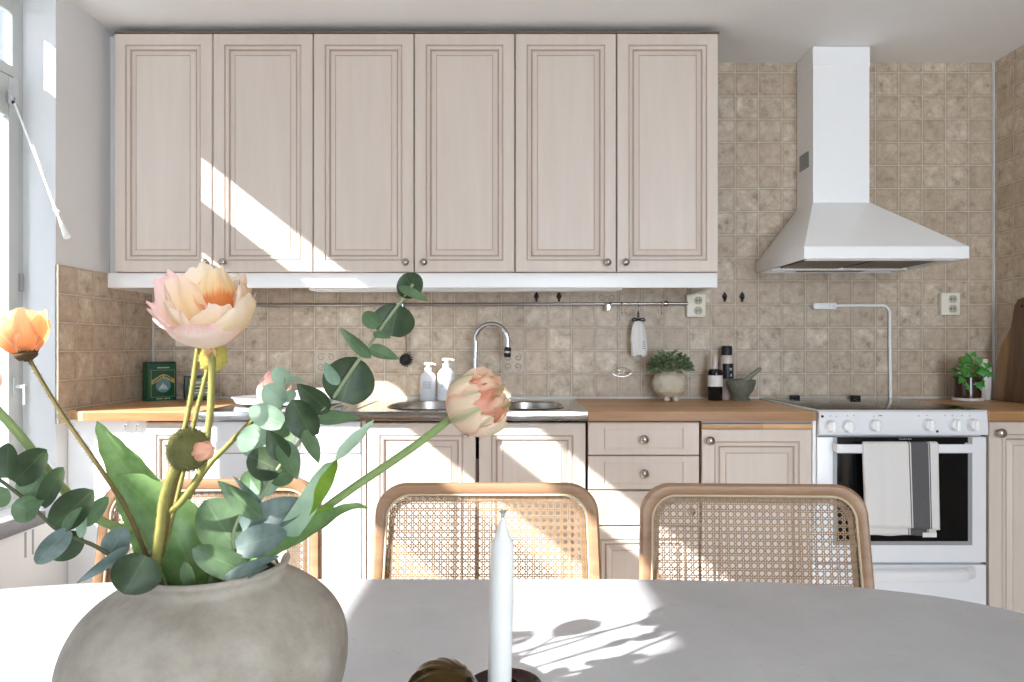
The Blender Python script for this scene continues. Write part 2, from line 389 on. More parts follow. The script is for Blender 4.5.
# restrictor / blind wand, hanging out into the room
t = thing('blind_wand', 'white tilted blind wand hanging from the window frame at upper left', 'blind wand', P(10,95,2.28))
q0 = P(10,95,2.28); pb = P(68,237,2.15); rel = lambda p: p - q0
b = MB().tube([rel(P(13,100,2.277)), rel(P(34,152,2.23)), rel(P(57,214,2.175))], .0032, 10); b.build('rod', 'rod', t)
b = MB().tube([rel(P(33,145,2.235)), rel(P(47,186,2.20)), rel(P(57,212,2.178))], .0042, 10); b.build('sleeve', 'rod', t)
b = MB().tube([rel(P(57,213,2.175)), rel(P(60,220,2.168)), rel(P(64,230,2.158)), rel(P(67,237,2.15))], [.0035,.004,.008,.011], 12); b.tube([rel(P(54,209,2.18)), rel(P(59,212,2.175))], .005, 8); b.build('grip', 'rod', t)
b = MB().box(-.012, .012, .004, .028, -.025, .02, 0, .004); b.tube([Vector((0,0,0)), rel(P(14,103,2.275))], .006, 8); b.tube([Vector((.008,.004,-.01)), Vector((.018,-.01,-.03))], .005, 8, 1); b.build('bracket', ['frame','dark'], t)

# relief tiles set in the back wall
def relief(px, py, k):
    u0 = math.floor(((px-CX)/233 - .344)/.1006)*.1006+.344; v0 = math.floor((CZ-(py-CY)/233-.9075)/.0996)*.0996+.9075
    b = MB(); e = .006; y = YB-.003
    for (a0,a1,c0,c1) in ((e,.1-e,e,e+.004),(e,.1-e,.1-e-.004,.1-e),(e,e+.004,e,.1-e),(.1-e-.004,.1-e,e,.1-e)): b.box(u0+a0,u0+a1,y-.001,YB,v0+c0,v0+c1,0,.001)
    b.box(u0+.004,u0+.0966,YB-.0015,YB,v0+.004,v0+.0966,0,.0005)
    for sx in (-1,1):
        for sz in (-1,1):
            cx, cz = u0+.0503+sx*.02, v0+.0503+sz*.02
            pts = [Vector((cx+sx*(.004+.013*s/14)*math.cos(s*.55+k), y+.0005, cz+sz*(.004+.013*s/14)*math.sin(s*.55+k))) for s in range(15)]
            b.tube(pts, .0026, 6, 1)
    b.lathe([(.007,0),(.006,.003),(.002,.004)], (u0+.0503,YB,v0+.0503), (0,-1,0), 12)
    b.build('relief_tile', [M['relief'], M['reliefline']], wb)
M['reliefline'] = plain('relief_line', (178,162,144), .5, var=.06)
M['relief'] = plain('relief_glaze', (206,192,175), .5, var=.06, vscale=80)
for k,(px,py) in enumerate(((513,362),(329,361),(604,293),(84,361))):
    if px > 100: relief(px, py, k)

# ------------------------------------------------------------------ cabinets
def knob(parent, x, z, y, r=.0145, mat='nickel'):
    g = parent.parent.location; f = (y+YB-.026)/(y+YB); x = (x+g.x)*f-g.x; z = CZ+(z+g.z-CZ)*f-g.z
    p = [(.0075,0),(.009,.002),(.0055,.006),(.0055,.012),(.010,.015),(r*.93,.019),(r,.024),(r*.9,.029),(r*.62,.033),(.002,.0345)]
    return MB().lathe(p, (x,y,z), (0,-1,0), 20).build('knob', mat, parent)
PROF = [(0,.003,0),(.003,0,0),(.042,0,0),(.0435,.0035,2),(.0465,.0045,2),(.049,.001,0),(.053,.0005,0),(.058,.003,0),(.0605,.0075,2),(.0625,.0085,1),(.065,.0075,2),(.081,.0015,0),(.0822,.003,2),(.0842,.003,2),(.0855,.001,0)]
PROFD = [(0,.003,0),(.003,0,0),(.0205,0,0),(.0209,.0012,1),(.0216,.0014,2),(.026,.0002,0)]
def door(name, parent, x0, x1, z0, z1, y, th=.02, prof=PROF, kx=1.0, kz=1.0, mats=('cab','glaze','glazelight')):
    b = MB(); rings = [[(x0,y+th,z0),(x1,y+th,z0),(x1,y+th,z1),(x0,y+th,z1)]]; mis = []
    for (i, d, m) in prof:
        ix, iz = (i*kx if i > .004 else i), (i*kz if i > .004 else i)
        rings.append([(x0+ix,y+d,z0+iz),(x1-ix,y+d,z0+iz),(x1-ix,y+d,z1-iz),(x0+ix,y+d,z1-iz)]); mis.append(m)
    b.rings(rings, True, True, True, 0, mis)
    if name == 'drawer':
        for i in range(len(b.f)):
            if b.mi[i] and abs(b.v[b.f[i][0]].x-b.v[b.f[i][1]].x) > .1: b.mi[i] = 0
    return b.build(name, list(mats), parent, smooth=0)
S = 264.0; YU = FX/S
xs = [113.5, 212.5, 313, 414, 515, 616.7, 718.8]; XU = [(x-CX)/S for x in xs]
zt, zb = CZ-(33.5-CY)/S, CZ-(272-CY)/S
ulab = ['pale pickled wood double wall cabinet nearest the window', 'pale pickled wood double wall cabinet above the sink, between two like it', 'pale pickled wood double wall cabinet nearest the cooker hood']
for k in range(3):
    x0, x1 = XU[2*k], XU[2*k+2]; xm = XU[2*k+1]
    t = thing('wall_cabinet', ulab[k], 'wall cabinet', (x0, YB, zb), 0, 'wall cabinets above the counter')
    L = lambda b, n, m: b.build(n, m, t)
    b = MB(); b.box(0.001, x1-x0-.001, YU+.022-YB, -.001, 0, zt-zb+.004); L(b, 'carcass', 'carcass' )
    for (a, c, kx) in ((x0, xm, 1), (xm, x1, -1)):
        d = door('door', t, a-x0+.0022, c-x0-.0022, .001, zt-zb, YU-YB)
        knob(d, (c-x0-.033) if kx == 1 else (a-x0+.036), CZ-(262-CY)/S-zb, YU-YB)
x0, x1 = XU[0], XU[6]
b = MB(); b.box(XL+.002, x0-.0005, YU+.05, YU+.07, zb, zt+.010, 0, .001); tag(b.build('filler_strip', 'wall'), 'off-white upright filler strip between the left wall and the wall cabinets', 'trim')
# thin dark board stands in for the shadow gap above the cabinets
b = MB(); b.box(x0, x1+.004, YU+.004, YB-.001, zt+.004, zt+.010, 0); tag(b.build('cabinet_shadow_gap', 'carcass'), 'thin dark board standing in for the shadow gap on top of the wall cabinets, just under the ceiling', 'board')
struct(MB().box(XL+.002, x1, YU+.20, YU+.215, zt+.0105, ZC-.001).build('trim_6', 'ceiling'))
# valance + lamp
t = thing('light_pelmet', 'white pelmet running below the row of wall cabinets', 'pelmet', (0, YU+.025, 1.349))
zv = zb-1.349
b = MB(); b.box(-1.56, x1+.002, 0, .018, 0, zv-.001, 0, .0015); b.build('front_board', 'white', t)
b = MB(); b.box(x1-.016, x1+.002, .0185, YB-YU-.026, 0, zv-.001, 0, .001); b.build('return_board', 'white', t)
b = MB(); b.box(-1.56, -1.542, .0185, YB-YU-.026, 0, zv-.001, 0, .001); b.build('return_board', 'white', t)
t = thing('strip_lamp', 'slim white strip lamp under the wall cabinets above the sink', 'lamp', (0, 2.80, 1.348))
b = MB(); b.box(-.82, (620-CX)/247, -.03, .03, 0, .0582, 0, .004); b.build('housing', 'white', t)
b = MB(); b.box(-.80, (620-CX)/247-.02, -.022, .022, -.004, .0, 0, .002); b.build('diffuser', 'paper', t)

# base units
B = 288.0; YF = FX/B
bx = lambda x: (x-CX)/B
bz = lambda y: CZ-(y-CY)/B
def unit(name, label, px0, px1, z1=.868, cat='base cabinet', group='base cabinets under the counter'):
    t = thing(name, label, cat, (bx(px0), YB, 0), 0, group)
    return t, bx(px0)
def carc(t, w, z1=.866, hgt=.10):
    MB().box(.001, w-.001, YF+.0225-YB, -.012, hgt, z1).build('carcass', 'carcass', t)
    MB().box(.001, w-.001, YF+.07-YB, YF+.085-YB, 0, hgt-.001).build('plinth', 'cab', t)
# end filler panel with hooks
t = thing('cover_panel', 'white cover panel at the left end of the base units', 'panel', (XL+.002, 2.437, 0))
MB().box(0, bx(144.5)-XL-.004, 0, .02, 0, .868, 0, .001).build('panel', 'white', t)
for px in (126, 137.5):
    x = (px-CX)/286-XL; h = thing('wire_hook', 'small wire cup hook %s on the white end panel under the counter' % ('nearer the window' if px == 126 else 'nearer the dishwasher'), 'hook', (XL+x, 2.437, .838), 0, 'cup hooks under the counter')
    pts = smooth_path([(0,-.001,.012),(0,-.008,.010),(.004,-.012,0),(0,-.012,-.008),(-.002,-.012,-.018),(.006,-.014,-.026),(.016,-.014,-.026)],4)
    MB().tube(pts, .0016, 8).build('wire', 'chrome', h); MB().lathe([(.006,0),(.006,.002),(.002,.003)], (0,-.0005,.012), (0,-1,0), 12).build('rose', 'chrome', h)
t, o = unit('base_cabinet', 'narrow pickled wood base cabinet left of the dishwasher', 145, 189); w_ = bx(189)-o; carc(t, w_)
door('door', t, .002, w_-.002, .105, bz(422.5), YF-YB, kx=.85)
# dishwasher
t = thing('dishwasher', 'white built-in dishwasher under the steel drainer', 'dishwasher', (bx(189.5), YB, 0)); o = bx(189.5); w_ = bx(361.5)-o
MB().box(.002, w_-.002, YF+.02-YB, -.02, .09, .866).build('body', 'enamel', t); MB().box(.002, w_-.002, YF+.06-YB, -.03, 0, .0895).build('plinth', 'white', t)
d = MB().box(.003, w_-.003, YF-YB, YF+.02-YB, .11, bz(453.6), 0, .003).build('door', 'enamel', t)
cp = MB().box(.003, w_-.003, YF-.004-YB, YF+.02-YB, bz(452.8), bz(421.5), 0, .003).build('control_panel', 'enamel', t)
b = MB(); yy = YF-.0045-YB
for i in range(9):
    x = bx(319+i*4.6)-o; b.box(x-.0022, x+.0022, yy-.0006, yy+.001, bz(435.8), bz(434.3), 0); 
    if i % 2 == 0: b.box(x-.003, x+.003, yy-.0006, yy+.001, bz(433), bz(432), 0)
b.build('indicator', 'greyframe', cp)
b = MB(); b.box(bx(317)-o, bx(351)-o, yy-.0006, yy+.001, bz(439.2), bz(438.6), 0); b.build('print_line', 'greyframe', cp)
for i in range(5): MB().box(bx(320+i*5.4)-o-.0075, bx(320+i*5.4)-o+.0075, yy-.0015, yy+.001, bz(447), bz(441.5), 0, .001).build('button', 'enamel', cp)
MB().box(bx(345)-o-.001, bx(345)-o+.002, yy-.001, yy+.001, bz(447), bz(440), 0).build('button', 'greyframe', cp)
b = MB(); b.box(bx(216)-o, bx(300)-o, yy-.004, yy+.001, bz(449), bz(441), 0, .003); b.build('handle', 'enamel', cp)
# side panel between dishwasher and sink
tag(MB().box(bx(361.8), bx(365.8), YF+.0, YB-.02, .0, .866, 0, .001).build('end_panel', 'cab'), 'narrow upright wooden panel edge between dishwasher and sink cabinet', 'panel')
# sink cabinet
t, o = unit('base_cabinet', 'double-door pickled wood base cabinet under the sink', 366, 586.5); w_ = bx(586.5)-o; carc(t, w_, .73)
d = door('door', t, .004, bx(475.5)-o, .105, bz(423), YF-YB); knob(d, bx(466.4)-o, bz(433.6), YF-YB)
d = door('door', t, bx(479)-o, w_-.003, .105, bz(423), YF-YB); knob(d, bx(483.8)-o, bz(433.2), YF-YB, .016, 'chrome')
# drawers
t, o = unit('base_cabinet', 'pickled wood drawer unit with three drawers over a door', 587.5, 700.5); w_ = bx(700.5)-o; carc(t, w_)
for (ya, yb_) in ((422.4,455),(456,489.6),(491,525.4)):
    d = door('drawer', t, .003, w_-.004, bz(yb_), bz(ya), YF-YB, prof=PROFD, kx=2.7, kz=1.0)
    knob(d, bx(644.5)-o, bz((ya+yb_)/2+1.2), YF-YB, .0165)
d = door('door', t, .003, w_-.004, .105, bz(526.8), YF-YB)
knob(d, w_-.03, .55, YF-YB)
# cabinet with pull-out board
t, o = unit('base_cabinet', 'pickled wood base cabinet with a pull-out wooden board, left of the stove', 701.5, 812.5); w_ = bx(812.5)-o; carc(t, w_)
d = door('door', t, .002, w_-.002, .105, bz(429.3), YF-YB); knob(d, bx(710.9)-o, bz(441), YF-YB, .0155)
MB().box(.001, w_-.001, YF-.006-YB, YF+.3-YB, bz(428.6), bz(423.6), 0, .002).build('pull_out_board', 'counter', t)
MB().box(.001, w_-.001, YF+.002-YB, YF+.02-YB, bz(423.2), .8665, 0).build('rail', 'greyframe', t)
tag(MB().box(bx(812.8), bx(816.2), YF+.002, YB-.02, 0, .868, 0, .001).build('end_panel', 'white'), 'white upright strip between the board cabinet and the stove', 'panel')
# right cabinet
t, o = unit('base_cabinet', 'pickled wood base cabinet in the right-hand corner beside the stove', 988.6, 1108); w_ = XR-.004-o; carc(t, w_)
d = door('door', t, .003, w_-.003, .105, bz(421.8), YF-YB); knob(d, bx(1002.5)-o, bz(433.4), YF-YB, .0165)

# counters
YCF = 2.395
def counter(name, x0, x1, label, round_left=0.0):
    z0, z1 = .8685, .9
    pts = [(x1, YB-.007), (x1, YCF)]
    if round_left:
        r = round_left
        pts += [(x0+r-r*math.sin(a), YCF+r-r*math.cos(a)) for a in [PI/2*i/8 for i in range(9)]]
    else: pts.append((x0, YCF))
    pts.append((x0, YB-.007))
    cxm = (x0+x1)/2; b = MB(); e = .003
    def ring(z, ins): return [(min(max(px, x0+ins), x1-ins)-cxm, max(py, YCF+ins)-YCF, z) for px, py in pts]
    b.rings([ring(z0, 0), ring(z1-e, 0), ring(z1, e)], True, True, True)
    return tag(b.build(name, 'counter', loc=(cxm, YCF, 0)), label, 'worktop')
XS0, XS1 = (199-CX)/290, (587.9-CX)/290
counter('worktop', XL+.034, XS0-.001, 'pale wooden worktop at the left end by the window wall', .05)
b = MB(); b.box(XL+.0085, XL+.033, 2.44, YB-.007, .8685, .9); tag(b.build('worktop_edge_strip', 'counter'), 'wooden strip between the left worktop and the tiled side wall', 'worktop')
counter('worktop', XS1+.001, (816.3-CX)/291, 'beech worktop between the sink and the stove')
counter('worktop', (988.4-CX)/290, XR-.002, 'beech worktop in the corner right of the stove')
# steel sink top
t = thing('sink', 'brushed steel sink top with drainer and two bowls', 'sink', ((XS0+XS1)/2, YCF, 0)); cxm = (XS0+XS1)/2
def rr(x0, x1, y0, y1, r, n=8):
    out = []
    for (cx, cy, a0) in ((x1-r,y1-r,0),(x0+r,y1-r,PI/2),(x0+r,y0+r,PI),(x1-r,y0+r,3*PI/2)):
        for i in range(n+1): a = a0+PI/2*i/n; out.append((cx+r*math.cos(a), cy+r*math.sin(a)))
    return out
bowls = [(-.47, -.105, 2.46, 2.84, .15), (-.065, .175, 2.475, 2.80, .11)]
bm = bmesh.new(); loops = [[(XS0,YCF),(XS1,YCF),(XS1,YB-.007),(XS0,YB-.007)]] + [rr(*q) for q in bowls]; edges = []
for lp in loops:
    vs = [bm.verts.new((x-cxm, y-YCF, .9005)) for x, y in lp]
    edges += [bm.edges.new((vs[i], vs[(i+1) % len(vs)])) for i in range(len(vs))]
bmesh.ops.triangle_fill(bm, use_beauty=True, edges=edges)
b = MB(); b.bm(bm)
b.box(XS0-cxm, XS1-cxm, 0, .004, .8685, .9003, 0, .001)
for i in range(9):
    x = XS0-cxm+.12+i*.05; 
b.build('deck', 'deck', t)
for (x0,x1,y0,y1,r) in bowls:
    b = MB(); rings = []
    for (ins, z) in ((-.006,.9025),(-.002,.9035),(.003,.900),(.006,.88),(.012,.79),(.03,.765),(.09,.757)):
        rings.append([(x-cxm, y-YCF, z) for x, y in rr(x0+ins, x1-ins, y0+ins, y1-ins, max(r-ins,.02))])
    b.rings(rings, True, False, True); bw = b.build('bowl', 'steel', t)
    MB().lathe([(.035,0),(.036,.002),(.03,.003),(.02,.001)], ((x0+x1)/2-cxm, (y0+y1)/2-YCF, .757), n=24).build('drain', 'chrome', bw)
b = MB()
for i in range(8):
    x = XS0-cxm+.14+i*.055; b.tube([(x,.1,.9),(x,.46,.9)], .0035, 8)
b.build('drainer_rib', 'steel', t)
# faucet
fx, fy = (475-CX)/242, 2.885
t = thing('kitchen_faucet', 'chrome gooseneck faucet standing behind the sink', 'faucet', (fx, fy, .9005))
MB().lathe([(.026,0),(.026,.006),(.02,.012),(.019,.06),(.021,.065),(.021,.085),(.012,.10),(.011,.11)], n=24).build('base', 'chrome', t)
sp = .010
tipx = (508-CX)/242-fx; ztop = CZ-(324-CY)/242-.9005; zt_ = CZ-(349-CY)/242-.9005
ra = tipx/2; pts = [(0,0,.10),(0.001,0,.16),(.003,0,ztop-ra-.01)] + [(ra-ra*math.cos(a), -.02*math.sin(a/2), ztop-ra+ra*math.sin(a)) for a in [PI*i/16 for i in range(1,17)]] + [(tipx, -.02, zt_+.008)]
MB().tube(pts, .0095, 14).build('spout', 'chrome', t)
b = MB(); b.lathe([(.012,.0),(.0145,-.004),(.0145,-.016),(.016,-.018),(.0165,-.024),(.015,-.026),(.0155,-.034),(.013,-.040),(.009,-.042)], (tipx,-.02,zt_+.008), (.08,0,1), 18, mis=[0,0,1,1,1,0,0,0]); b.build('spray_head', ['black','chrome'], t)
b = MB(); b.tube([(.015,-.01,.075),(.06,-.03,.09),(.085,-.04,.10)], [.007,.006,.005], 10); b.build('lever', 'chrome', t)

# ------------------------------------------------------------------ stove
sx0, sx1 = (816.8-CX)/288.3, (987.6-CX)/288.3
t = thing('stove', 'white freestanding stove with black ceramic hob and oven', 'stove', (sx0, YF, 0)); W = sx1-sx0
lx = lambda px: (px-CX)/288.2-sx0; lk = lambda px: (px-CX)/291.5-sx0
MB().box(.002, W-.002, .03, YB-YF-.012, .06, .897).build('body', 'enamel', t)
MB().box(.03, W-.03, .06, .1, 0, .06).build('plinth', 'dark', t)
b = MB(); b.box(0, W, -.004, YB-YF-.012, .897, .904, 0, .003); hb = b.build('hob_rim', 'enamel', t)
b = MB(); b.box(.014, W-.014, .012, YB-YF-.035, .9042, .9062, 0, .001); hg = b.build('hob_glass', 'glassblack', t)
b = MB()
for (cx, cy, r) in ((.15,.14,.09),(.44,.14,.075),(.15,.40,.075),(.44,.40,.105)):
    for rad in (r, r-.006):
        b.rings([[(cx+(rad+e)*math.cos(a), cy+(rad+e)*math.sin(a), .90635) for a in [2*PI*i/40 for i in range(40)]] for e in (0,.0012)], True)
b.build('cooking_zone', 'greyframe', hg)
for px in (795.8, 856.6):
    x = (px-CX)/236-sx0; b = MB(); b.box(x-.018, x+.018, YB-YF-.05, YB-YF-.022, .9042, .917, 0, .005); b.build('hinge_cap', 'black', t)
cp = MB(); z0, z1 = bz(435.2), .9035
prof = [(0,z0),(-.016,z0+.003),(-.018,z0+.012),(-.012,z1-.006),(-.006,z1-.001),(.0,z1)]
cp.rings([[(x, y, z) for y, z in prof] for x in (.003, .008, W-.014, W-.008)], True, True, True)
cp = cp.build('control_panel', 'enamel', t)
for i,(px, py) in enumerate(((832,425.8),(849,425.8),(875.9,424.7),(929.7,424.2),(956.4,424.2),(974.8,424.2))):
    k = MB().lathe([(.0235,0),(.0235,.003),(.020,.006),(.0195,.020),(.017,.024),(.002,.0245)], (lk(px),-.014,bz(py)), (0,-1,.06), 24)
    k = k.build('knob', 'enamel', cp)
    MB().box(lk(px)-.006, lk(px)+.006, -.046, -.034, bz(py)-.018, bz(py)+.018, 0, .003).build('grip', 'white', k)
b = MB()
for px, py in ((832.5,415.5),(838.5,416),(849.5,415.5),(856,415),(876,416),(929.5,415),(921.5,415.5),(948,415),(955,415.3),(965,415.3),(972.5,415.5)):
    b.lathe([(.0022,0),(.002,.0012)], (lk(px),-.0135,bz(py)), (0,-1,.1), 8)
b.box(lk(881), lk(884.5), -.0155, -.012, bz(415.8), bz(414.6)); b.build('marking', 'greyframe', cp)
b = MB(); b.lathe([(.0048,0),(.004,.002)], (lk(824.3),-.0145,bz(416)), (0,-1,.1), 12); b.lathe([(.0048,0),(.004,.002)], (lk(939.3),-.0175,bz(430.8)), (0,-1,.1), 12); b.build('indicator_lamp', 'black', cp)
od = MB(); z0, z1 = bz(562.6), bz(437)
od.box(.002, W-.002, 0, .03, z0, z1, 0, .004); od = od.build('oven_door', 'enamel', t)
MB().box(lx(833), lx(972.5), -.0015, .004, bz(545.2), bz(437.4), 0, .001).build('glass_frame', 'greyframe', od)
MB().box(lx(837), lx(967.8), -.003, .004, bz(541), bz(437.2), 0, .001).build('glass', 'glassblack', od)
b = MB(); q = R_
for k in range(6): b.box(lx(899+k*2.2), lx(900.4+k*2.2), -.0036, -.0028, bz(439.6), bz(438.0+(k%2)*.5))
b.build('maker_mark', 'greyframe', od)
xa, xb = (832.8-CX)/294-sx0, (972.6-CX)/294-sx0; zh0, zh1 = CZ-(453.4-CY)/294, CZ-(444.4-CY)/294
b = MB(); path = [(xa+.026,-.002),(xa+.022,-.022),(xa+.026,-.038),(xa+.06,-.046),(xb-.04,-.046),(xb-.004,-.038),(xb+.006,-.022),(xb+.008,-.002)]
path = smooth_path([(p[0],p[1],0) for p in path], 4)
rings = []
for i, p in enumerate(path):
    T = (path[min(i+1,len(path)-1)]-path[max(i-1,0)]).normalized(); N = Vector((T.y,-T.x,0))
    rings.append([p+N*.005+Vector((0,0,zh0+.003)), p+N*.005+Vector((0,0,zh1-.003)), p+N*.001+Vector((0,0,zh1)), p-N*.005+Vector((0,0,zh1-.002)), p-N*.005+Vector((0,0,zh0+.002)), p+N*.001+Vector((0,0,zh0))])
b.rings(rings, True, True, True); b.build('door_handle', 'enamel', od)
dr = MB().box(.002, W-.002, 0, .03, .08, bz(565), 0, .004).build('storage_drawer', 'enamel', t)
b = MB(); dl = lambda px: (px-CX)/293-sx0
path = smooth_path([(lx(835),-.001,0),(lx(835),-.022,0),(dl(846),-.040,0),(dl(956),-.040,0),(dl(970),-.022,0),(lx(974),-.001,0)],4); rings = []
zh0, zh1 = CZ-(582-CY)/293, CZ-(571-CY)/293
for i, p in enumerate(path):
    T = (path[min(i+1,len(path)-1)]-path[max(i-1,0)]).normalized(); N = Vector((T.y,-T.x,0))
    rings.append([p+N*.006+Vector((0,0,zh0+.004)), p+N*.007+Vector((0,0,zh1-.004)), p+N*.003+Vector((0,0,zh1)), p-N*.006+Vector((0,0,zh1+.004)), p-N*.006+Vector((0,0,zh1)), p-N*.002+Vector((0,0,zh0)), p+N*.003+Vector((0,0,zh0))])
b.rings(rings, True, True, True); b.build('drawer_handle', 'enamel', dr)
# towel over the handle
def towel():
    nu, nv = 40, 46; b = MB(); lu = []
    xa, xb = (863.5-CX)/295.5, (939.5-CX)/295.5; yh = YF-.046; zt2 = CZ-(444.3-CY)/294+.002
    for layer in (0,):
        fr, bk = .282, .315; tot = fr+.024+bk
        for j in range(nv+1):
            s = j/nv*tot
            for i in range(nu+1):
                u = i/nu; x = xa+(xb-xa)*u
                if s < bk: z = zt2-(bk-s); y = yh+.0085; dn = (bk-s)/bk
                elif s < bk+.024:
                    a = (s-bk)/.024*PI; y = yh+.0085*math.cos(a); z = zt2+.006*math.sin(a); dn = 0
                else: z = zt2-(s-bk-.024); y = yh-.0085; dn = (s-bk-.024)/fr
                front = s >= bk+.012
                wv = math.sin(u*9+(.6 if front else 2.2))*.0035*dn + math.sin(u*23+s*6)*.0012*dn
                y += -abs(wv)-.002*dn if front else abs(wv)*.3
                x += (.020*dn*(u*.25-.05) + .014*dn*(1-u)) + (.0 if front else -.0+.006*(1-u))
                if front: z -= .012*(u-.1)*dn*(.6 if u < .95 else 1)
                b.v.append(Vector((x, y, z+ (math.sin(u*14)*.0015 if s < .001 or s > tot-.001 else 0)))); lu.append(u)
        for j in range(nv):
            for i in range(nu):
                o = j*(nu+1)+i; b.f.append([o, o+1, o+nu+2, o+nu+1]); b.mi.append(0)
    b.a['lu'] = lu
    o = b.build('kitchen_towel', 'towel'); tag(o, 'white linen towel with dark grey stripes hung over the oven handle', 'towel')
    m = o.modifiers.new('th', 'SOLIDIFY'); m.thickness = .0016; m.offset = 0
    MB().box((923-CX)/294, (937-CX)/294, yh-.002, yh-.001, CZ-(537.4-CY)/294, CZ-(532.8-CY)/294).build('care_label', 'paper', o)
towel()

# ------------------------------------------------------------------ hood
hx0, hx1, hy0 = 1.036, 1.627, 2.497; hz = 1.4395
cx0, cx1, cy0, cz1 = 1.212, 1.441, 2.834, 1.708
t = thing('cooker_hood', 'white chimney cooker hood above the stove', 'cooker hood', (hx0, YB, hz))
T3 = lambda x, y, z: (x-hx0, y-YB, z-hz)
b = MB(); rim = .043; yb2 = YB-.004
def rect(x0,x1,y0,y1,z): return [T3(x0,y0,z),T3(x1,y0,z),T3(x1,y1,z),T3(x0,y1,z)]
b.rings([rect(hx0+.012,hx1-.012,hy0+.012,yb2-.004,hz+.016), rect(hx0+.012,hx1-.012,hy0+.012,yb2-.004,hz), rect(hx0,hx1,hy0,yb2,hz), rect(hx0,hx1,hy0,yb2,hz+rim), rect(cx0-.002,cx1+.002,cy0-.003,yb2,cz1), rect(cx0,cx1,cy0,yb2,cz1+.001)], True, False, True)
b.build('canopy', 'white', t, 20)
b = MB(); b.rings([rect(cx0,cx1,cy0,yb2,cz1), rect(cx0,cx1,cy0,yb2,2.265)], True, False, False); b.rings([rect(cx0-.0015,cx1+.0015,cy0-.0015,yb2,2.262), rect(cx0-.0015,cx1+.0015,cy0-.0015,yb2,ZC-.003)], True, True, True)
ch = b.build('chimney', 'white', t, 20)
b = MB(); gy = [FX*(cx0-.0)/(px-CX) for px in (800, 809)]
b.box(cx0-hx0-.0025, cx0-hx0+.001, gy[1]-YB, gy[0]-YB, CZ+(346-168)/241-hz, CZ+(346-152)/241-hz); b.build('side_vent', 'greyframe', ch)
b = MB(); b.box(.014, hx1-hx0-.014, hy0-YB+.013, -.012, .012, .016); b.build('underside', 'hoodgrey', t)
for (a, c) in ((.05,.285),(.305,.54)):
    f = MB(); f.box(a, c, hy0-YB+.06, -.15, .003, .0115, 0, .002)
    for i in range(12): f.tube([(a+.012+i*(c-a-.024)/11, hy0-YB+.075, .003),(a+.012+i*(c-a-.024)/11, -.165, .003)], .0022, 6)
    f.build('grease_filter', 'hoodgrey', t)
MB().box(.02, hx1-hx0-.02, hy0-YB+.03, hy0-YB+.05, -.003, .0115, 0, .002).build('front_rail', 'white', t)
MB().box(.02, hx1-hx0-.02, -.14, -.125, -.003, .0115, 0, .002).build('rear_rail', 'white', t)
MB().box(.16, .43, -.11, -.03, .0, .0115, 0, .004).build('lamp_cover', 'hoodgrey', t)

# ------------------------------------------------------------------ wall fittings
def outlet(px0, px1, py0, py1, label, two=True, sxo=.5):
    s = 235.0; x0, x1, z0, z1 = (px0-CX)/s, (px1-CX)/s, CZ-(py1-CY)/s, CZ-(py0-CY)/s
    t = thing('wall_outlet', label, 'socket', ((x0+x1)/2, YB, (z0+z1)/2), 0, 'wall sockets on the tiles'); w, h = (x1-x0)/2, (z1-z0)/2
    MB().box(-w, w, -.03, -.001, -h, h, 0, .006).build('housing', 'socket', t)
    for dz in (h*.44, -h*.44):
        b = MB(); r = .0185; cx = w*.18
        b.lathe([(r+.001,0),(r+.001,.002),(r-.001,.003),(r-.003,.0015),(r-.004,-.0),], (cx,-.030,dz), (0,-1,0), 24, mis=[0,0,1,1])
        b.lathe([(r-.004,.0005),(.003,.0008)], (cx,-.030,dz), (0,-1,0), 24, 1)
        b.lathe([(.0032,0),(.0025,.0022)], (cx-.006,-.030,dz), (0,-1,0), 8, 2); b.lathe([(.0032,0),(.0025,.0022)], (cx+.006,-.030,dz), (0,-1,0), 8, 2)
        b.box(cx-.002,cx+.002,-.0325,-.030,dz+r-.006,dz+r-.001,0); b.box(cx-.002,cx+.002,-.0325,-.030,dz-r+.001,dz-r+.006,0)
        b.build('socket', ['socket','socketdark','dark'], t)
outlet(687, 706.3, 294, 317, 'ivory double socket at the right end of the steel rail')
outlet(942, 961, 292.8, 315, 'ivory double socket on the tiles right of the stove')
outlet(174.5, 193.5, 324.5, 346.5, 'ivory double socket behind the large poppy, above the small boxes')
# rail
t = thing('hanging_rail', 'steel rail along the backsplash under the wall cabinets', 'rail', (0, 2.955, CZ-(303.8-CY)/236.2)); zr = t.location.z
MB().tube([((185-CX)/236,0,-.006),((688-CX)/236,0,.001)], .0062, 12).build('bar', 'steel', t)
for px in (400, 608, 190):
    x = (px-CX)/236; b = MB(); b.box(x-.014, x+.014, -.012, .043, -.032, .008, 0, .004); b.build('bracket', 'chrome', t)
for px in (666,):
    x = (px-CX)/236; b = MB(); b.lathe([(.011,-.008),(.012,0),(.011,.008)], (x,0,.001), (1,0,0), 16); b.tube([(x,0,.001),(x,.044,.001)], .005, 8); b.build('ring_bracket', 'nickel', t)
def shook(px, label, ln=.05):
    x = (px-CX)/236; h = thing('rail_hook', label, 'hook', (x, 2.955, zr), 0, 'hooks on the steel rail')
    pts = smooth_path([(0,.0085,-.004),(0,.007,.007),(0,0,.0095),(0,-.0085,.004),(0,-.009,-.012),(0,-.007,-ln+.01),(0,-.011,-ln),(0,-.018,-ln+.004),(0,-.02,-ln+.014)],5)
    MB().tube(pts, .0017, 8).build('wire', 'nickel', h)
shook(621.5, 'thin steel hook on the rail just left of the hanging cloth bag', .042); shook(638, 'steel hook on the rail holding the white cloth bag', .036); shook(661, 'steel hook on the rail right of the hanging cloth bag', .045)
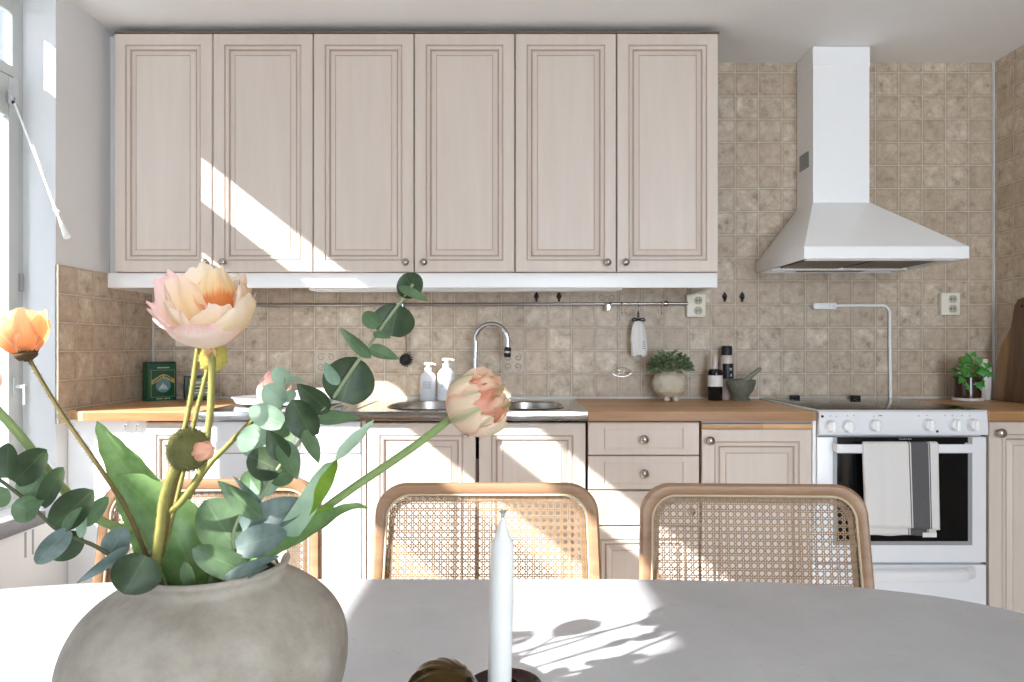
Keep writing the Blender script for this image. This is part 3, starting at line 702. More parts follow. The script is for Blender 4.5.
# hanging bag
t = thing('cloth_bag', 'small white cloth bag tied with black cord, hanging from the rail', 'bag', ((638-CX)/237, 2.938, CZ-(356-CY)/237))
b = MB(); rings = []
for (z, r) in ((0,.018),(.002,.030),(.03,.033),(.07,.033),(.11,.028),(.135,.022),(.148,.012),(.153,.009),(.160,.012)):
    rings.append([Vector(((r*(1+.10*math.sin(5*a+z*20)))*math.cos(a)+ (.004 if z < .05 else 0), .42*(r*(1+.16*math.sin(7*a+1)))*math.sin(a), z+.003*math.sin(3*a))) for a in [2*PI*i/36 for i in range(36)]])
b.rings(rings, True, True, True); b.build('pouch', 'cloth', t)
b = MB(); b.tube([(.0105*math.cos(a), .008*math.sin(a), .151) for a in [2*PI*i/16 for i in range(16)]], .003, 8, 0, True)
for s in (-1, 1): b.tube(smooth_path([(0,-.007,.152),(s*.012,-.011,.158),(s*.024,-.011,.156),(s*.026,-.011,.148),(s*.012,-.011,.149),(0,-.008,.151)],4), .0026, 7)
b.tube(smooth_path([(0,-.004,.154),(-.003,-.004,.17),(0,-.003,.188),(.003,-.004,.17),(0.001,-.004,.154)],4), .0024, 7); b.build('cord', 'black', t)
b = MB()
for i in range(4): b.box(.016, .026, -.0172, -.013, .03+i*.009, .034+i*.009)
b.build('print', 'greyframe', t)
# small iron hooks
for px, lab in ((536.5,'small black iron hook above the rail, left one of the pair over the sink'),(559,'small black iron hook above the rail, right one of the pair over the sink'),(725,'small black iron hook right of the socket, left one of the pair by the hood'),(742.5,'small black iron hook below the left corner of the cooker hood')):
    x, z = (px-CX)/233, CZ-(296.3-CY)/233
    h = thing('iron_hook', lab, 'hook', (x, YB, z), 0, 'black iron hooks on the tiles')
    b = MB(); pr = [(0,.020),(.006,.012),(.0115,0),(.007,-.010),(.004,-.015),(.006,-.020),(0.0,-.024)]
    rings = [[(px_*s, y, z_) for px_, z_ in pr for s in ((1,) )] + [(-px_, y, z_) for px_, z_ in pr[::-1]][1:-1] for y, s in ((-.001,1),(-.005,1))]
    b.rings(rings, True, True, True); b.build('plate', 'iron', h)
    MB().tube(smooth_path([(0,-.005,.002),(0,-.014,-.004),(0,-.018,-.012),(0,-.024,-.010),(0,-.026,-.003)],4), .0028, 8).build('prong', 'iron', h)
# black rosette brush on the wall
x, z = (405.3-CX)/235, CZ-(360-CY)/235
t = thing('dish_brush', 'round black scrubbing brush hanging on the tiles above the soap bottles', 'brush', (x, YB-.004, z))
b = MB(); q = random.Random(3)
for i in range(14):
    for k in range(3):
        a = 2*PI*(i+.3*k)/14; rr_ = .030-.004*k
        b.tube([(.006*math.cos(a),-.006-.006*k,.006*math.sin(a)),(rr_*.7*math.cos(a),-.010-.008*k,rr_*.7*math.sin(a)),(rr_*math.cos(a),-.008-.009*k,rr_*math.sin(a))], [.002,.0035,.0025], 6)
b.build('bristles', 'black', t); MB().lathe([(.012,0),(.011,.006),(.003,.008)], (0,-.03,0), (0,-1,0), 14).build('hub', 'iron', t)
b = MB(); b.tube([(0,-.006,.02),(0,-.004,.20),(0,.004,.215)], .003, 8); b.build('handle', 'cane', t)
MB().lathe([(.006,0),(.006,.004),(.003,.006)], (0,.004,.0), (0,-1,0), 12).build('wall_peg', 'iron', t)
# wire scroll ornament
x, z = (622.5-CX)/234, CZ-(372.3-CY)/234
t = thing('wire_ornament', 'oval wire scroll ornament fixed to the tiles left of the round pot', 'ornament', (x, YB-.003, z))
b = MB(); b.tube([(.040*math.cos(a),0,.019*math.sin(a)) for a in [2*PI*i/40 for i in range(40)]], .0011, 6, 0, True); b.build('rim', 'nickel', t)
for s in (-1,1):
    b = MB(); b.tube([(s*(.018+(.012-.0004*i)*math.cos(.45*i)),-.001,(.012-.0004*i)*math.sin(.45*i)) for i in range(26)], .001, 6); b.build('scroll', 'nickel', t)
b = MB(); b.tube([(.036,0,0),(.062,0,0)], .0009, 6); b.build('stem', 'nickel', t)
# cooker cable
t = thing('cooker_cable', 'white cable running from a junction box down behind the hob', 'cable', (0, YB, 0)); s = 234.0
zc = CZ-(306-CY)/s; xr_ = (891-CX)/s; r = .035
MB().box((814-CX)/s, (837-CX)/s, -.022, -.001, zc-.014, zc+.014, 0, .006).build('junction_box', 'white', t)
b = MB()
for px in (829.5, 833.5): b.lathe([(.0025,0),(.002,.001)], ((px-CX)/s, -.022, zc), (0,-1,0), 8)
b.build('screw', 'greyframe', t)
pts = [((836-CX)/s,-.010,zc+.002),((860-CX)/s,-.010,zc+.003)] + [(xr_-r+r*math.sin(a),-.010,zc+.003-r+r*math.cos(a)) for a in [PI/2*i/8 for i in range(9)]] + [(xr_+.003,-.010,1.02),(xr_+.004,-.010,.90)]
MB().tube(pts, .0062, 10).build('cord', 'white', t)

# ------------------------------------------------------------------ things on the counter
def tin(px0, px1, pyt, pyb, d, rz, name, label, mats, dec):
    s = FX/d; w = (px1-px0)/s; h = (pyb-pyt)/s
    t = thing(name, label, 'box', ((px0+px1)/2/s-CX/s, d+.03, .9002), rz)
    MB().box(-w/2, w/2, -.028, .028, 0, h, 0, .002).build('box', mats, t)
    dec(t, w, h)
def dec1(t, w, h):
    y = -.0283
    MB().box(-w/2+.002, w/2-.002, -.029, .029, h-.006, h+.002, 0, .002).build('lid', 'tindark', t)
    b = MB(); e = .0012; x0,x1,z0,z1 = -w*.40,w*.44,h*.10,h*.80
    for (a,c,f,g) in ((x0,x1,z0,z0+e),(x0,x1,z1-e,z1),(x0,x0+e,z0,z1),(x1-e,x1,z0,z1)): b.box(a,c,y-.0004,y+.001,f,g)
    b.build('frame_print', 'gold', t)
    b = MB(); b.lathe([(w*.26,0),(w*.26,.0006)], (.004,y+.0003,h*.40), (0,-1,0), 28); b.build('emblem_print', 'emblem', t)
    b = MB(); n = 14
    top = [(-w*.38+w*.80*i/n, y-.0012, h*.50+.012*math.sin(i/n*5.2-1.2)) for i in range(n+1)]
    b.rings([top, [(p[0], p[1], p[2]+.018) for p in top]], False); bn = b.build('banner_print', 'gold', t)
    b = MB()
    for i in range(10):
        if i == 5: continue
        x = -w*.32+w*.066*i; z = h*.50+.012*math.sin((x+w*.38)/(w*.8)*5.2-1.2)
        b.box(x, x+w*.04, y-.0018, y-.0013, z+.006, z+.013)
    b.build('letters', 'tindark', bn)
    b = MB(); b.add([(-.014,y-.0008,h*.33),(.004,y-.0008,h*.33),(.004,y-.0008,h*.47)], [[0,1,2]]); b.add([(.006,y-.0008,h*.33),(.020,y-.0008,h*.34),(.006,y-.0008,h*.44)], [[0,1,2]]); b.box(-.016,.022,y-.001,y-.0006,h*.30,h*.32); b.build('ship_print', 'pale', t)
    b = MB()
    for i in range(8): b.box(-w*.18+i*w*.055, -w*.18+i*w*.055+w*.035, y-.0004, y+.001, h*.845, h*.875)
    for i in range(9):
        if i != 4: b.box(-w*.2+i*w*.055, -w*.2+i*w*.055+w*.036, y-.0004, y+.001, h*.045, h*.07)
    b.build('small_print', 'pale', t)
def dec2(t, w, h):
    y = -.0283; b = MB()
    b.box(-w*.33, w*.42, y-.0006, y+.001, h*.18, h*.9); b.build('label_print', 'sage', t)
    b = MB(); b.box(-w*.22, w*.36, y-.0011, y, h*.70, h*.78); b.box(-w*.22, w*.36, y-.0011, y, h*.30, h*.36); b.box(-w*.12,w*.26,y-.0011,y,h*.42,h*.60); b.build('print_band', 'pale', t)
    b = MB(); b.box(-w*.2, w*.3, y-.0016, y-.0012, h*.47, h*.55); b.build('dark_print', 'tindark', t)
tin(142, 169.5, 361.5, 400.2, 2.86, .86, 'tin_box', 'tall green tin with a gold framed picture, standing in the left corner', 'tin', dec1)
tin(182, 208, 375.5, 400.2, 2.87, .52, 'tin_box', 'low dark patterned box standing right of the tall green tin', 'tindark', dec2)
# soap bottles
def soap(px, pyt, pyb, d, hw, label):
    s = FX/d; h = (pyb-pyt)/s; r = hw/s
    t = thing('soap_bottle', label, 'bottle', ((px-CX)/s, d, .9006), 0, 'white bottles behind the sink')
    MB().lathe([(r*.9,0),(r,.004),(r,h*.60),(r*.93,h*.67),(r*.55,h*.75),(r*.36,h*.78)], n=24).build('bottle', 'soap', t)
    p = MB(); p.lathe([(r*.45,h*.775),(r*.45,h*.86),(r*.2,h*.87),(r*.2,h*.93),(r*.5,h*.94),(r*.5,h*.985),(r*.3,h)], n=16); p.tube([(0,0,h*.965),(.02,-.004,h*.965),(.032,-.006,h*.945)], .004, 8); p.build('pump', 'white', t)
    b = MB()
    for k in range(4):
        for i in range(5): b.box((-.6+i*.26)*r*.8, (-.6+i*.26)*r*.8+r*.14, -r*1.02, -r*.8, h*(.48-.05*k), h*(.50-.05*k))
    b.build('letters', 'greyframe', t)
soap(428, 363, 401, 2.885, 7.6, 'shorter white pump bottle behind the sink')
soap(446.5, 358.5, 401, 2.885, 9, 'taller white pump bottle left of the faucet')
# white tray with draped cloth on drainer
t = thing('dish_tray', 'white oval dish tray on the steel drainer behind the leaves', 'tray', ((287-CX)/262, 2.70, .9045))
b = MB(); rings = []
for (k, z) in ((.80,0),(.95,.004),(1.0,.022),(1.03,.024),(1.0,.026),(.93,.010),(.7,.006)):
    rings.append([(.215*k*math.cos(a), .15*k*math.sin(a), z) for a in [2*PI*i/48 for i in range(48)]])
b.rings(rings, True, True, True); b.build('tray', 'white', t)
b = MB(); b.lathe([(.03,0),(.10,.012),(.105,.014),(.10,.016),(.03,.004)], (.11,.02,.024), (.05,-.12,1), 32); b.build('plate', 'white', t)
# faceted pot with herb
t = thing('potted_herb', 'small bushy plant in a faceted cream pot on three feet', 'plant', ((669-CX)/241, 2.875, .9002)); s = 241.0
bm = bmesh.new(); bmesh.ops.create_icosphere(bm, subdivisions=2, radius=1)
for p_ in bm.verts: p_.co = Vector((p_.co.x*.073, p_.co.y*.073, p_.co.z*.066+.072))
geom = bm.verts[:]+bm.edges[:]+bm.faces[:]; bmesh.ops.bisect_plane(bm, geom=geom, plane_co=(0,0,.122), plane_no=(0,0,1), clear_outer=True)
b = MB(); b.bm(bm); pt = b.build('pot', 'pot', t, 0)
for a in (-.5-PI/2, .5-PI/2, PI/2):
    b = MB(); b.lathe([(.008,0),(.012,.003),(.013,.012),(.008,.02)], (.032*math.cos(a)*1.2, .032*math.sin(a), 0), n=14); b.build('foot', 'pot', pt)
MB().lathe([(.0,.116),(.052,.116)], n=20, cap0=False, cap1=False).build('soil', 'soil', t)
def small_leaf(b, lu, p, d, nrm, L, w):
    d = d.normalized(); s = d.cross(nrm).normalized(); n = s.cross(d); o = len(b.v)
    for k, (tt, ww, up) in enumerate(((0,.05,0),(.3,.85,.06),(.6,1,.05),(.85,.6,-.02),(1,.02,-.10))):
        for u in (-1,0,1): b.v.append(p + d*L*tt + s*(w*.5*ww*u) + n*(L*(up + .08*abs(u)))); lu.append(float(u))
    for k in range(4):
        for j in range(2): b.f.append([o+k*3+j, o+k*3+j+1, o+k*3+j+4, o+k*3+j+3]); b.mi.append(0)
b = MB(); lu = []; q = random.Random(5)
for i in range(380):
    a = q.uniform(0, 2*PI); rr_ = math.sqrt(q.random()); el = q.uniform(0,1)
    p = Vector((.080*rr_*math.cos(a), .06*rr_*math.sin(a), .118+.080*math.sqrt(max(0,1-rr_*rr_))*q.uniform(.25,1)))
    d = Vector((math.cos(a)*q.uniform(.3,1), math.sin(a)*q.uniform(.3,1), q.uniform(-.25,.8)))
    small_leaf(b, lu, p, d, Vector((q.uniform(-.4,.4),q.uniform(-.9,.1),1)), q.uniform(.020,.030), q.uniform(.012,.018))
b.a['lu'] = lu; b.build('foliage', 'herb', t)
b = MB()
for i in range(14):
    a = 2*PI*i/14; b.tube([(.02*math.cos(a),.02*math.sin(a),.112),(.05*math.cos(a),.035*math.sin(a),.15)], .0012, 5)
b.build('stems', 'stemg', t)
# bottles
t = thing('wine_bottle', 'short dark bottle with a white label and a corked clear neck', 'bottle', ((714-CX)/239, 2.90, .9002)); k = 1/239
r = 7.2*k; MB().lathe([(r*.92,0),(r,.003),(r,.115),(r*.9,.126),(r*.45,.132)], n=28).build('body', 'wine', t)
MB().lathe([(r*.45,.131),(r*.36,.138),(r*.34,.162),(r*.42,.163),(r*.42,.17)], n=20).build('neck', 'pinkglass', t)
MB().lathe([(r*.30,.169),(r*.36,.172),(r*.36,.186),(r*.2,.189)], n=16).build('cork', 'cork', t)
MB().lathe([(r*1.01,.058),(r*1.015,.0585),(r*1.015,.104),(r*1.01,.1045)], n=28, cap0=False, cap1=False).build('label', 'paper', t)
t = thing('spice_grinder', 'tall pale grinder bottle with black cap and black label', 'bottle', ((726-CX)/235, 2.955, .9002))
r = 6.3/235; MB().lathe([(r*.95,0),(r,.003),(r,.175),(r*.9,.185),(r*.75,.188)], n=28).build('body', 'pinkglass', t)
MB().lathe([(r*.8,.187),(r*.82,.19),(r*.82,.222),(r*.7,.226)], n=24).build('cap', 'black', t)
b = MB(); n = 12; rg = [[(1.02*r*math.cos(a), 1.02*r*math.sin(a), z) for a in [-PI/2-.95+2.2*i/n for i in range(n+1)]] for z in (.088,.152)]; b.rings(rg, False); lb = b.build('label', 'black', t)
b = MB()
for (x, z, w, h) in ((.004,.122,.0025,.012),(.0105,.122,.0025,.012),(.006,.128,.006,.003),(.007,.098,.006,.010)): b.box(x,x+w,-r*1.045,-r*.9,z,z+h,0,.0006)
b.build('print', 'pale', lb)
# mortar & pestle
mx_, my_ = (740.5-CX)/241, 2.885
t = thing('stone_mortar', 'grey granite mortar bowl on the worktop left of the stove', 'mortar', (mx_, my_, .9002))
MB().lathe([(.036,0),(.037,.008),(.030,.014),(.034,.024),(.050,.045),(.057,.070),(.058,.084),(.055,.087),(.049,.084),(.045,.06),(.03,.035),(.005,.03)], n=36).build('bowl', 'granite', t)
t = thing('stone_pestle', 'stone pestle leaning in the granite mortar', 'pestle', (mx_, my_, .9445))
b = MB(); b.tube([(-.012,-.005,.0),(.0,-.004,.016),(.03,0,.048),(.078,.006,.086),(.084,.007,.09)], [.010,.014,.0105,.0085,.005], 14); b.build('pestle', 'pestle', t)
# ivy
ix, iy = (966-CX)/242, 2.87
t = thing('potted_ivy', 'bright green ivy in a dark brown pot at the right end of the worktop', 'plant', (ix, iy, .9002))
MB().lathe([(.045,0),(.054,.002),(.056,.006),(.056,.013),(.050,.014)], n=32).build('saucer', 'whitebottle', t)
MB().lathe([(.044,.0135),(.049,.016),(.049,.098),(.046,.1),(.043,.096)], n=32).build('pot', 'brownpot', t)
b = MB(); lu = []; q = random.Random(11)
def ivy_leaf(p, d, nrm, L):
    d = d.normalized(); s = d.cross(nrm).normalized(); n = s.cross(d)
    out = [(0,.0),(-.05,.38),(.18,.56),(.30,.34),(.52,.42),(.62,.2),(1.0,0)]
    pts = [(a, -w_) for a, w_ in out[1:-1]][::-1]; o = len(b.v)
    loop = [(out[0])]+out[1:-1]+[out[-1]]+pts
    b.v.append(p+d*L*.32+n*L*.05); lu.append(0.0)
    for (a, w_) in loop: b.v.append(p+d*L*a+s*L*w_+n*(-L*.12*abs(w_)*2-L*.15*a*a)); lu.append(1.0 if abs(w_) > .01 else .0)
    m = len(loop)
    for i in range(m): b.f.append([o, o+1+i, o+1+(i+1) % m]); b.mi.append(0)
for (x, z, L, a) in ((-.02,.075,.055,-1.6),(.0,.10,.05,-1.2),(.035,.09,.05,-.9),(-.045,.12,.045,2.6),(-.03,.15,.045,2.2),(.02,.13,.05,-.4),(.055,.12,.045,-.6),(.06,.145,.04,.1),(-.055,.095,.04,-2.4),(.0,.15,.045,1.4),(-.04,.175,.035,2.0),(.03,.16,.04,.7),(-.01,.12,.05,-1.9),(.045,.10,.045,-1.1),(-.055,.165,.035,2.8),(-.02,.185,.03,1.2),(.015,.08,.045,-1.5),(-.035,.10,.045,-2.0)):
    ivy_leaf(Vector((x*.72, -.04+q.uniform(-.02,.025), z)), Vector((math.cos(a), q.uniform(-.5,-.1), math.sin(a))), Vector((q.uniform(-.3,.3), -1, q.uniform(.2,.7))), L*.82)
for i in range(22):
    a = q.uniform(0,2*PI); p = Vector((.03*math.cos(a), .03*math.sin(a), q.uniform(.10,.15))); ivy_leaf(p, Vector((math.cos(a),math.sin(a),q.uniform(-.3,.6))), Vector((0,-.6,1)), q.uniform(.03,.042))
b.a['lu'] = lu; b.build('foliage', 'ivy', t)
b = MB()
for i in range(10):
    a = 2*PI*i/10; b.tube(smooth_path([(.015*math.cos(a),.015*math.sin(a),.09),(.025*math.cos(a),.025*math.sin(a),.13),(.038*math.cos(a),.035*math.sin(a),.14)],3), .0014, 5)
b.build('vines', 'stemg', t); MB().lathe([(0.0,.094),(.044,.094)], n=20, cap0=False, cap1=False).build('soil', 'soil', t)
# white bottles
for px, d, top, hw, lab in ((963.5,2.965,356.5,6,'white stoneware bottle with reddish stopper half hidden behind the ivy'),(984.5,2.945,356.5,6.6,'white stoneware bottle with reddish stopper beside the cutting board')):
    s = FX/d; r = hw/s; h = (399-top)/s
    t = thing('stoneware_bottle', lab, 'bottle', ((px-CX)/s, d, .9002), 0, 'white bottles by the ivy')
    MB().lathe([(r*.95,0),(r,.003),(r,h*.66),(r*.85,h*.76),(r*.48,h*.82),(r*.46,h*.93),(r*.5,h*.935),(r*.5,h*.955)], n=28).build('body', 'whitebottle', t)
    MB().lathe([(r*.44,h*.952),(r*.48,h*.958),(r*.46,h*1.0),(r*.3,h*1.005)], n=16).build('stopper', 'red', t)
# cutting board leaning on right wall
t = thing('cutting_board', 'large two-tone walnut cutting board with handle leaning on the right wall', 'cutting board', (2.002, 2.785, .9002))
prof = [(.0,.0),(.117,.0),(.122,.006),(.122,.10),(.116,.17),(.100,.225),(.070,.275),(.053,.305),(.048,.35),(.045,.395),(.030,.415),(.0,.421)]
out = [(y, z) for y, z in prof] + [(-y, z) for y, z in prof[::-1]][1:-1]
b = MB(); rings = []
for (x, k) in ((-.010,.985),(-.012,.97),(-.012,.97),(.012,.97),(.010,1.0)): rings.append([(x, y*k, .2+(z-.2)*k) for y, z in out])
b = MB(); b.rings([[(x, y*k, .204+(z-.204)*k) for y, z in out] for x, k in ((-.013,.975),(-.010,1.0),(.010,1.0),(.013,.975))], True, True, True)
bo = b.build('board', 'board', t, 30); bo.rotation_euler = (0, math.radians(5.5), 0)
b = MB(); b.lathe([(.006,-.0135),(.006,-.0132)], (0,0,.385), (1,0,0), 16); hl = b.build('hanging_hole', 'dark', t); hl.rotation_euler = (0, math.radians(5.5), 0)

# ------------------------------------------------------------------ table
t = thing('dining_table', 'pale grey stone dining table with rounded ends in the foreground', 'table', (-.12, .66, 0))
def sup(a, b_, n=4.0, m=96):
    o = []
    for i in range(m):
        th = 2*PI*i/m; c, s_ = math.cos(th), math.sin(th)
        o.append((a*math.copysign(abs(c)**(2/n), c), b_*math.copysign(abs(s_)**(2/n), s_)))
    return o
b = MB(); b.rings([[(x,y,z) for x,y in sup(.92-i, .5-i)] for i, z in ((.012,.712),(.002,.715),(0,.722),(0,.733),(.002,.738),(.006,.74))], True, True, True); b.build('tabletop', 'table', t)
b = MB()
b.rings([[(x,y,z) for x,y in sup(a, c, 2.6, 48)] for a, c, z in ((.40,.20,0.0),(.40,.20,.02),(.24,.12,.06),(.20,.10,.35),(.26,.13,.66),(.36,.2,.711))], True, True, True); b.build('pedestal', 'table', t)

# ------------------------------------------------------------------ chairs
def make_chair(label):
    t = thing('dining_chair', label, 'chair', (0,0,0), 0, 'cane-backed chairs along the far side of the table')
    lean = math.radians(7); z0, z1 = .47, .849; y0 = 0.0
    def to3(x, h, n=0.0): return Vector((x, y0+h*math.sin(lean)-n*math.cos(lean)*-1, z0+h*math.cos(lean)-n*math.sin(lean)))
    H = (z1-z0)/math.cos(lean)
    def outline(ins, m=10):
        wb_, wt, r = .232-ins, .224-ins, max(.062-ins*.6, .012); out = []
        h0, h1 = ins, H-ins
        for (cx, ch, a0) in ((wt-r,h1-r,0),(-(wt-r),h1-r,PI/2),(-(wb_-r),h0+r,PI),(wb_-r,h0+r,3*PI/2)):
            for i in range(m+1): a = a0+PI/2*i/m; out.append((cx+r*math.cos(a), ch+r*math.sin(a)))
        return out
    sec = [(0,.006),(.003,.011),(.010,.0135),(.018,.0125),(.0215,.008),(.0215,-.010),(.017,-.0135),(.005,-.0135),(0,-.008)]
    b = MB(); b.rings([[to3(x,h,n) for x,h in outline(i_)] for i_, n in sec], True, False, False, 0, None, True); b.build('back_frame', 'oak', t)
    b = MB(); ol = outline(.0235); b.tube([to3(x,h,-.0085) for x,h in ol], .0026, 8, 0, True); 
    b.build('cane_spline', 'spline', t)
    # woven cane: double verticals / horizontals + diagonals as thin ribbons
    b = MB(); p = .0143; hw_, hh0, hh1 = .209, .021, H-.021
    wide = lambda h: .2115-.008*h/H
    def strip(a, c, w_, n):
        a, c = Vector((a[0],a[1],0)), Vector((c[0],c[1],0)); d = (c-a).normalized(); s_ = Vector((-d.y,d.x,0))*w_/2
        m = 2; o = [a+s_, a-s_, c-s_, c+s_]
        top = [to3(q_.x,q_.y,n-.0005) for q_ in o]; bot = [to3(q_.x,q_.y,n+.0005) for q_ in o]
        b.add(top+bot, [[0,1,2,3],[7,6,5,4],[0,3,7,4],[1,5,6,2]])
    nx = int(.212/p)+1; cut = .022
    def clip_h(x):   # corner rounding of the panel
        a = max(0, abs(x)-(.2115-.035)); return cut*min(1, (a/.035)**2)
    for i in range(-nx, nx+1):
        for s_ in (-.0019, .0019):
            x = i*p+p/2+s_
            if abs(x) < .2095: xt = .2105-.008; strip((x, hh0+clip_h(x)), (x, (hh1-clip_h(x)) if abs(x) < xt-.003 else hh0+(hh1-hh0)*.5), .0014, .0)
    k = 0; h = hh0+p*.5
    while h < hh1:
        for s_ in (-.0019, .0019):
            hh = h+s_; e = wide(hh)
            dd = min(hh1-hh, hh-hh0); e -= cut*max(0, 1-dd/.035)**2
            strip((-e,hh),(e,hh), .0014, .0009)
        h += p
    Wp, Hp = .2085, hh1-hh0
    for sg in (1,-1):
        c0 = -Wp-Hp
        kk = -80
        for kk in range(-60, 61):
            c_ = (kk+.5)*p
            # line: h = hh0 + sg*(x) + c_
            pts = []
            xa, xb = -Wp, Wp
            f = lambda x: hh0+sg*x+c_+.0
            g = lambda hh: sg*(hh-hh0-c_)
            lo, hi = max(xa, min(g(hh0), g(hh1))), min(xb, max(g(hh0), g(hh1)))
            def inside(x):
                hh = f(x); dx, dh = Wp-abs(x), min(hh1-hh, hh-hh0); return dx+dh > .022
            while lo < hi and not inside(lo): lo += .002
            while lo < hi and not inside(hi): hi -= .002
            if hi-lo > .006: strip((lo,f(lo)),(hi,f(hi)), .0014, .0018 if sg > 0 else -.0009)
    # dense woven border just inside the bead
    for q in range(6):
        b.tube([to3(x,h,-.0012-.0004*(q%2)) for x,h in outline(.0275+.0019*q)], .00075, 5, 0, True)
    ra, rb2 = outline(.0265), outline(.0385)
    for i in range(0, len(ra)):
        x0_, h0_ = ra[i]; x1_, h1_ = ra[(i+1) % len(ra)]; X0_, H0_ = rb2[i]; X1_, H1_ = rb2[(i+1) % len(ra)]
        m = max(1, int(math.hypot(x1_-x0_, h1_-h0_)/.0048))
        for j in range(m):
            f, g = j/m, (j+1)/m
            A_ = (x0_+(x1_-x0_)*f, h0_+(h1_-h0_)*f); B_ = (X0_+(X1_-X0_)*g, H0_+(H1_-H0_)*g); A2 = (x0_+(x1_-x0_)*g, h0_+(h1_-h0_)*g); B2 = (X0_+(X1_-X0_)*f, H0_+(H1_-H0_)*f)
            if math.dist(A_,B_) > .003: strip(A_, B_, .0013, -.0020)
            if math.dist(A2,B2) > .003: strip(A2, B2, .0013, -.0028)
    b.build('cane_panel', 'cane', t, 0)
    # seat
    sec2 = [(0,0),(.004,.010),(.03,.012),(.036,.004),(.036,-.008),(.004,-.012)]
    sy = -.225
    so = lambda ins: [(x, sy+y) for x, y in rr(-.23+ins, .23-ins, -.215+ins, .215-ins, .05)]
    b = MB(); b.rings([[(x,y,.452+z) for x,y in so(i_)] for i_, z in sec2], True, False, False, 0, None, True); b.build('seat_frame', 'oak', t)
    b = MB(); b.rings([[(x,y,.452) for x,y in so(.034)],[(x,y,.448) for x,y in so(.12)]], True, False, True); b.rings([[(x,y,.446) for x,y in so(.034)],[(x,y,.442) for x,y in so(.12)]], True, False, True); b.build('seat', 'cane', t)
    # cantilever tube legs
    for s_ in (-1, 1):
        x = s_*.225; pts = smooth_path([(x*.93,.040,.72),(x*.97,.012,.50),(x,-.02,.445),(x,-.10,.432),(x,-.36,.432),(x,-.425,.415),(x,-.445,.36),(x,-.445,.08),(x,-.43,.025),(x,-.38,.013),(x,-.05,.013)],5)
        MB().tube(pts, .011, 12).build('leg', 'chrome', t)
    MB().tube([(-.225,-.04,.013),(.225,-.04,.013)], .011, 12).build('stretcher', 'chrome', t)
    return t
c0 = make_chair('cane-backed wooden chair at the middle of the table, directly behind the candle')
ly = .03
c0.location = (-.056, 1.366, 0)
c1 = dup(c0); c1.location = (.474, 1.355, 0); c1.rotation_euler.z = math.radians(-2); c1['label'] = 'cane-backed wooden chair in front of the stove and drawer unit'
c2 = dup(c0); c2.location = (-.627, 1.41, 0); c2.rotation_euler.z = math.radians(3); c2['label'] = 'cane-backed wooden chair half hidden behind the vase of flowers'

# ------------------------------------------------------------------ candle and holders
t = thing('candle_holder', 'dark glossy candle cup on a low foot holding the white candle', 'candle holder', ((505-CX)/FX*.645, .645, .7402))
MB().lathe([(.036,0),(.037,.004),(.02,.009),(.008,.018),(.007,.045),(.012,.055),(.026,.062),(.0325,.069),(.034,.073),(.032,.0735),(.022,.066),(.012,.063)], n=40).build('cup', 'lacquer', t)
MB().lathe([(.013,.0625),(.0135,.074),(.0115,.074),(.0115,.066)], n=24).build('socket', 'brass', t)
t = thing('candle', 'tall white unlit candle with frayed wick', 'candle', ((501-CX)/FX*.645, .645, .8035))
top = P(502.8, 519, .645)-Vector(t.location); bt = Vector((-.0015,0,0)); ax = (top-bt)
rs = [(0,.0108),(.02,.0110),(.5,.0109),(.80,.0107),(.850,.0107),(.864,.0104),(.876,.0096),(.888,.0082),(.902,.0070),(.925,.0058),(.955,.0046),(.98,.0034),(1.0,.0022),(1.01,.0014)]
MB().tube([bt+ax*a for a, r in rs], [r for a, r in rs], 24).build('wax', 'candle', t)
b = MB(); q = random.Random(2)
for i in range(5):
    d = Vector(((i-2)*.0022, (i%2-.5)*.002, .009)); b.tube([bt+ax*1.0, bt+ax*1.0+Vector((d.x*.3,d.y*.3,.005)), bt+ax*1.0+d], [.0012,.0009,.0006], 6)
b.build('wick', 'wick', t)
t = thing('shell_ornament', 'ribbed antique brass shell beside the candle on the table', 'ornament', ((443-CX)/FX*.60, .60, .7402))
b = MB(); n = 96; rings = []; r0 = .0325
for k in range(17):
    ph = PI*k/16; rings.append([Vector(((r0*(1+.045*math.cos(16*a)*math.sin(ph)))*math.sin(ph)*math.cos(a), (r0*(1+.045*math.cos(16*a)*math.sin(ph)))*math.sin(ph)*math.sin(a), r0*math.cos(ph))) for a in [2*PI*i/n for i in range(n)]])
rot = Matrix.Rotation(math.radians(38), 3, 'Y') @ Matrix.Rotation(math.radians(18), 3, 'X'); rings = [[rot @ p_ + Vector((0,0,.0815)) for p_ in rg] for rg in rings]
b.rings(rings, True, True, True); b.build('shell', 'brass', t, 60)
MB().lathe([(.026,0),(.027,.004),(.012,.010),(.007,.022),(.008,.040),(.016,.052)], n=28).build('foot', 'brass', t)

# ------------------------------------------------------------------ vase
VX, VY = (212-CX)/FX*.62, .62; VK = .905
vp = [(.055,0),(.066,.003),(.088,.026),(.105,.054),(.1155,.085),(.118,.107),(.1155,.128),(.108,.146),(.096,.160),(.082,.1705),(.071,.177),(.0655,.1815),(.0645,.186),(.067,.190),(.0675,.1925),(.065,.1945),(.061,.192),(.0595,.184),(.066,.174),(.09,.153),(.106,.11),(.10,.06),(.07,.02),(.01,.015)]
vp = [(max(q_.x,.004), q_.z) for q_ in smooth_path([(r_,0,z_) for r_,z_ in vp], 4)]
vs = MB().lathe(vp, n=96).build('vase', 'vase', loc=(VX, VY, .7402), smooth=60)
tag(vs, 'large round weathered clay vase holding the flowers', 'vase')
for p_ in vs.data.vertices:
    nz = mnoise.noise(p_.co*18)*.0016 + mnoise.noise(p_.co*6+Vector((3,1,2)))*.0022; d = Vector((p_.co.x,p_.co.y,0))
    if d.length > .02: p_.co += d.normalized()*nz
VB = Vector((VX, VY, .80))

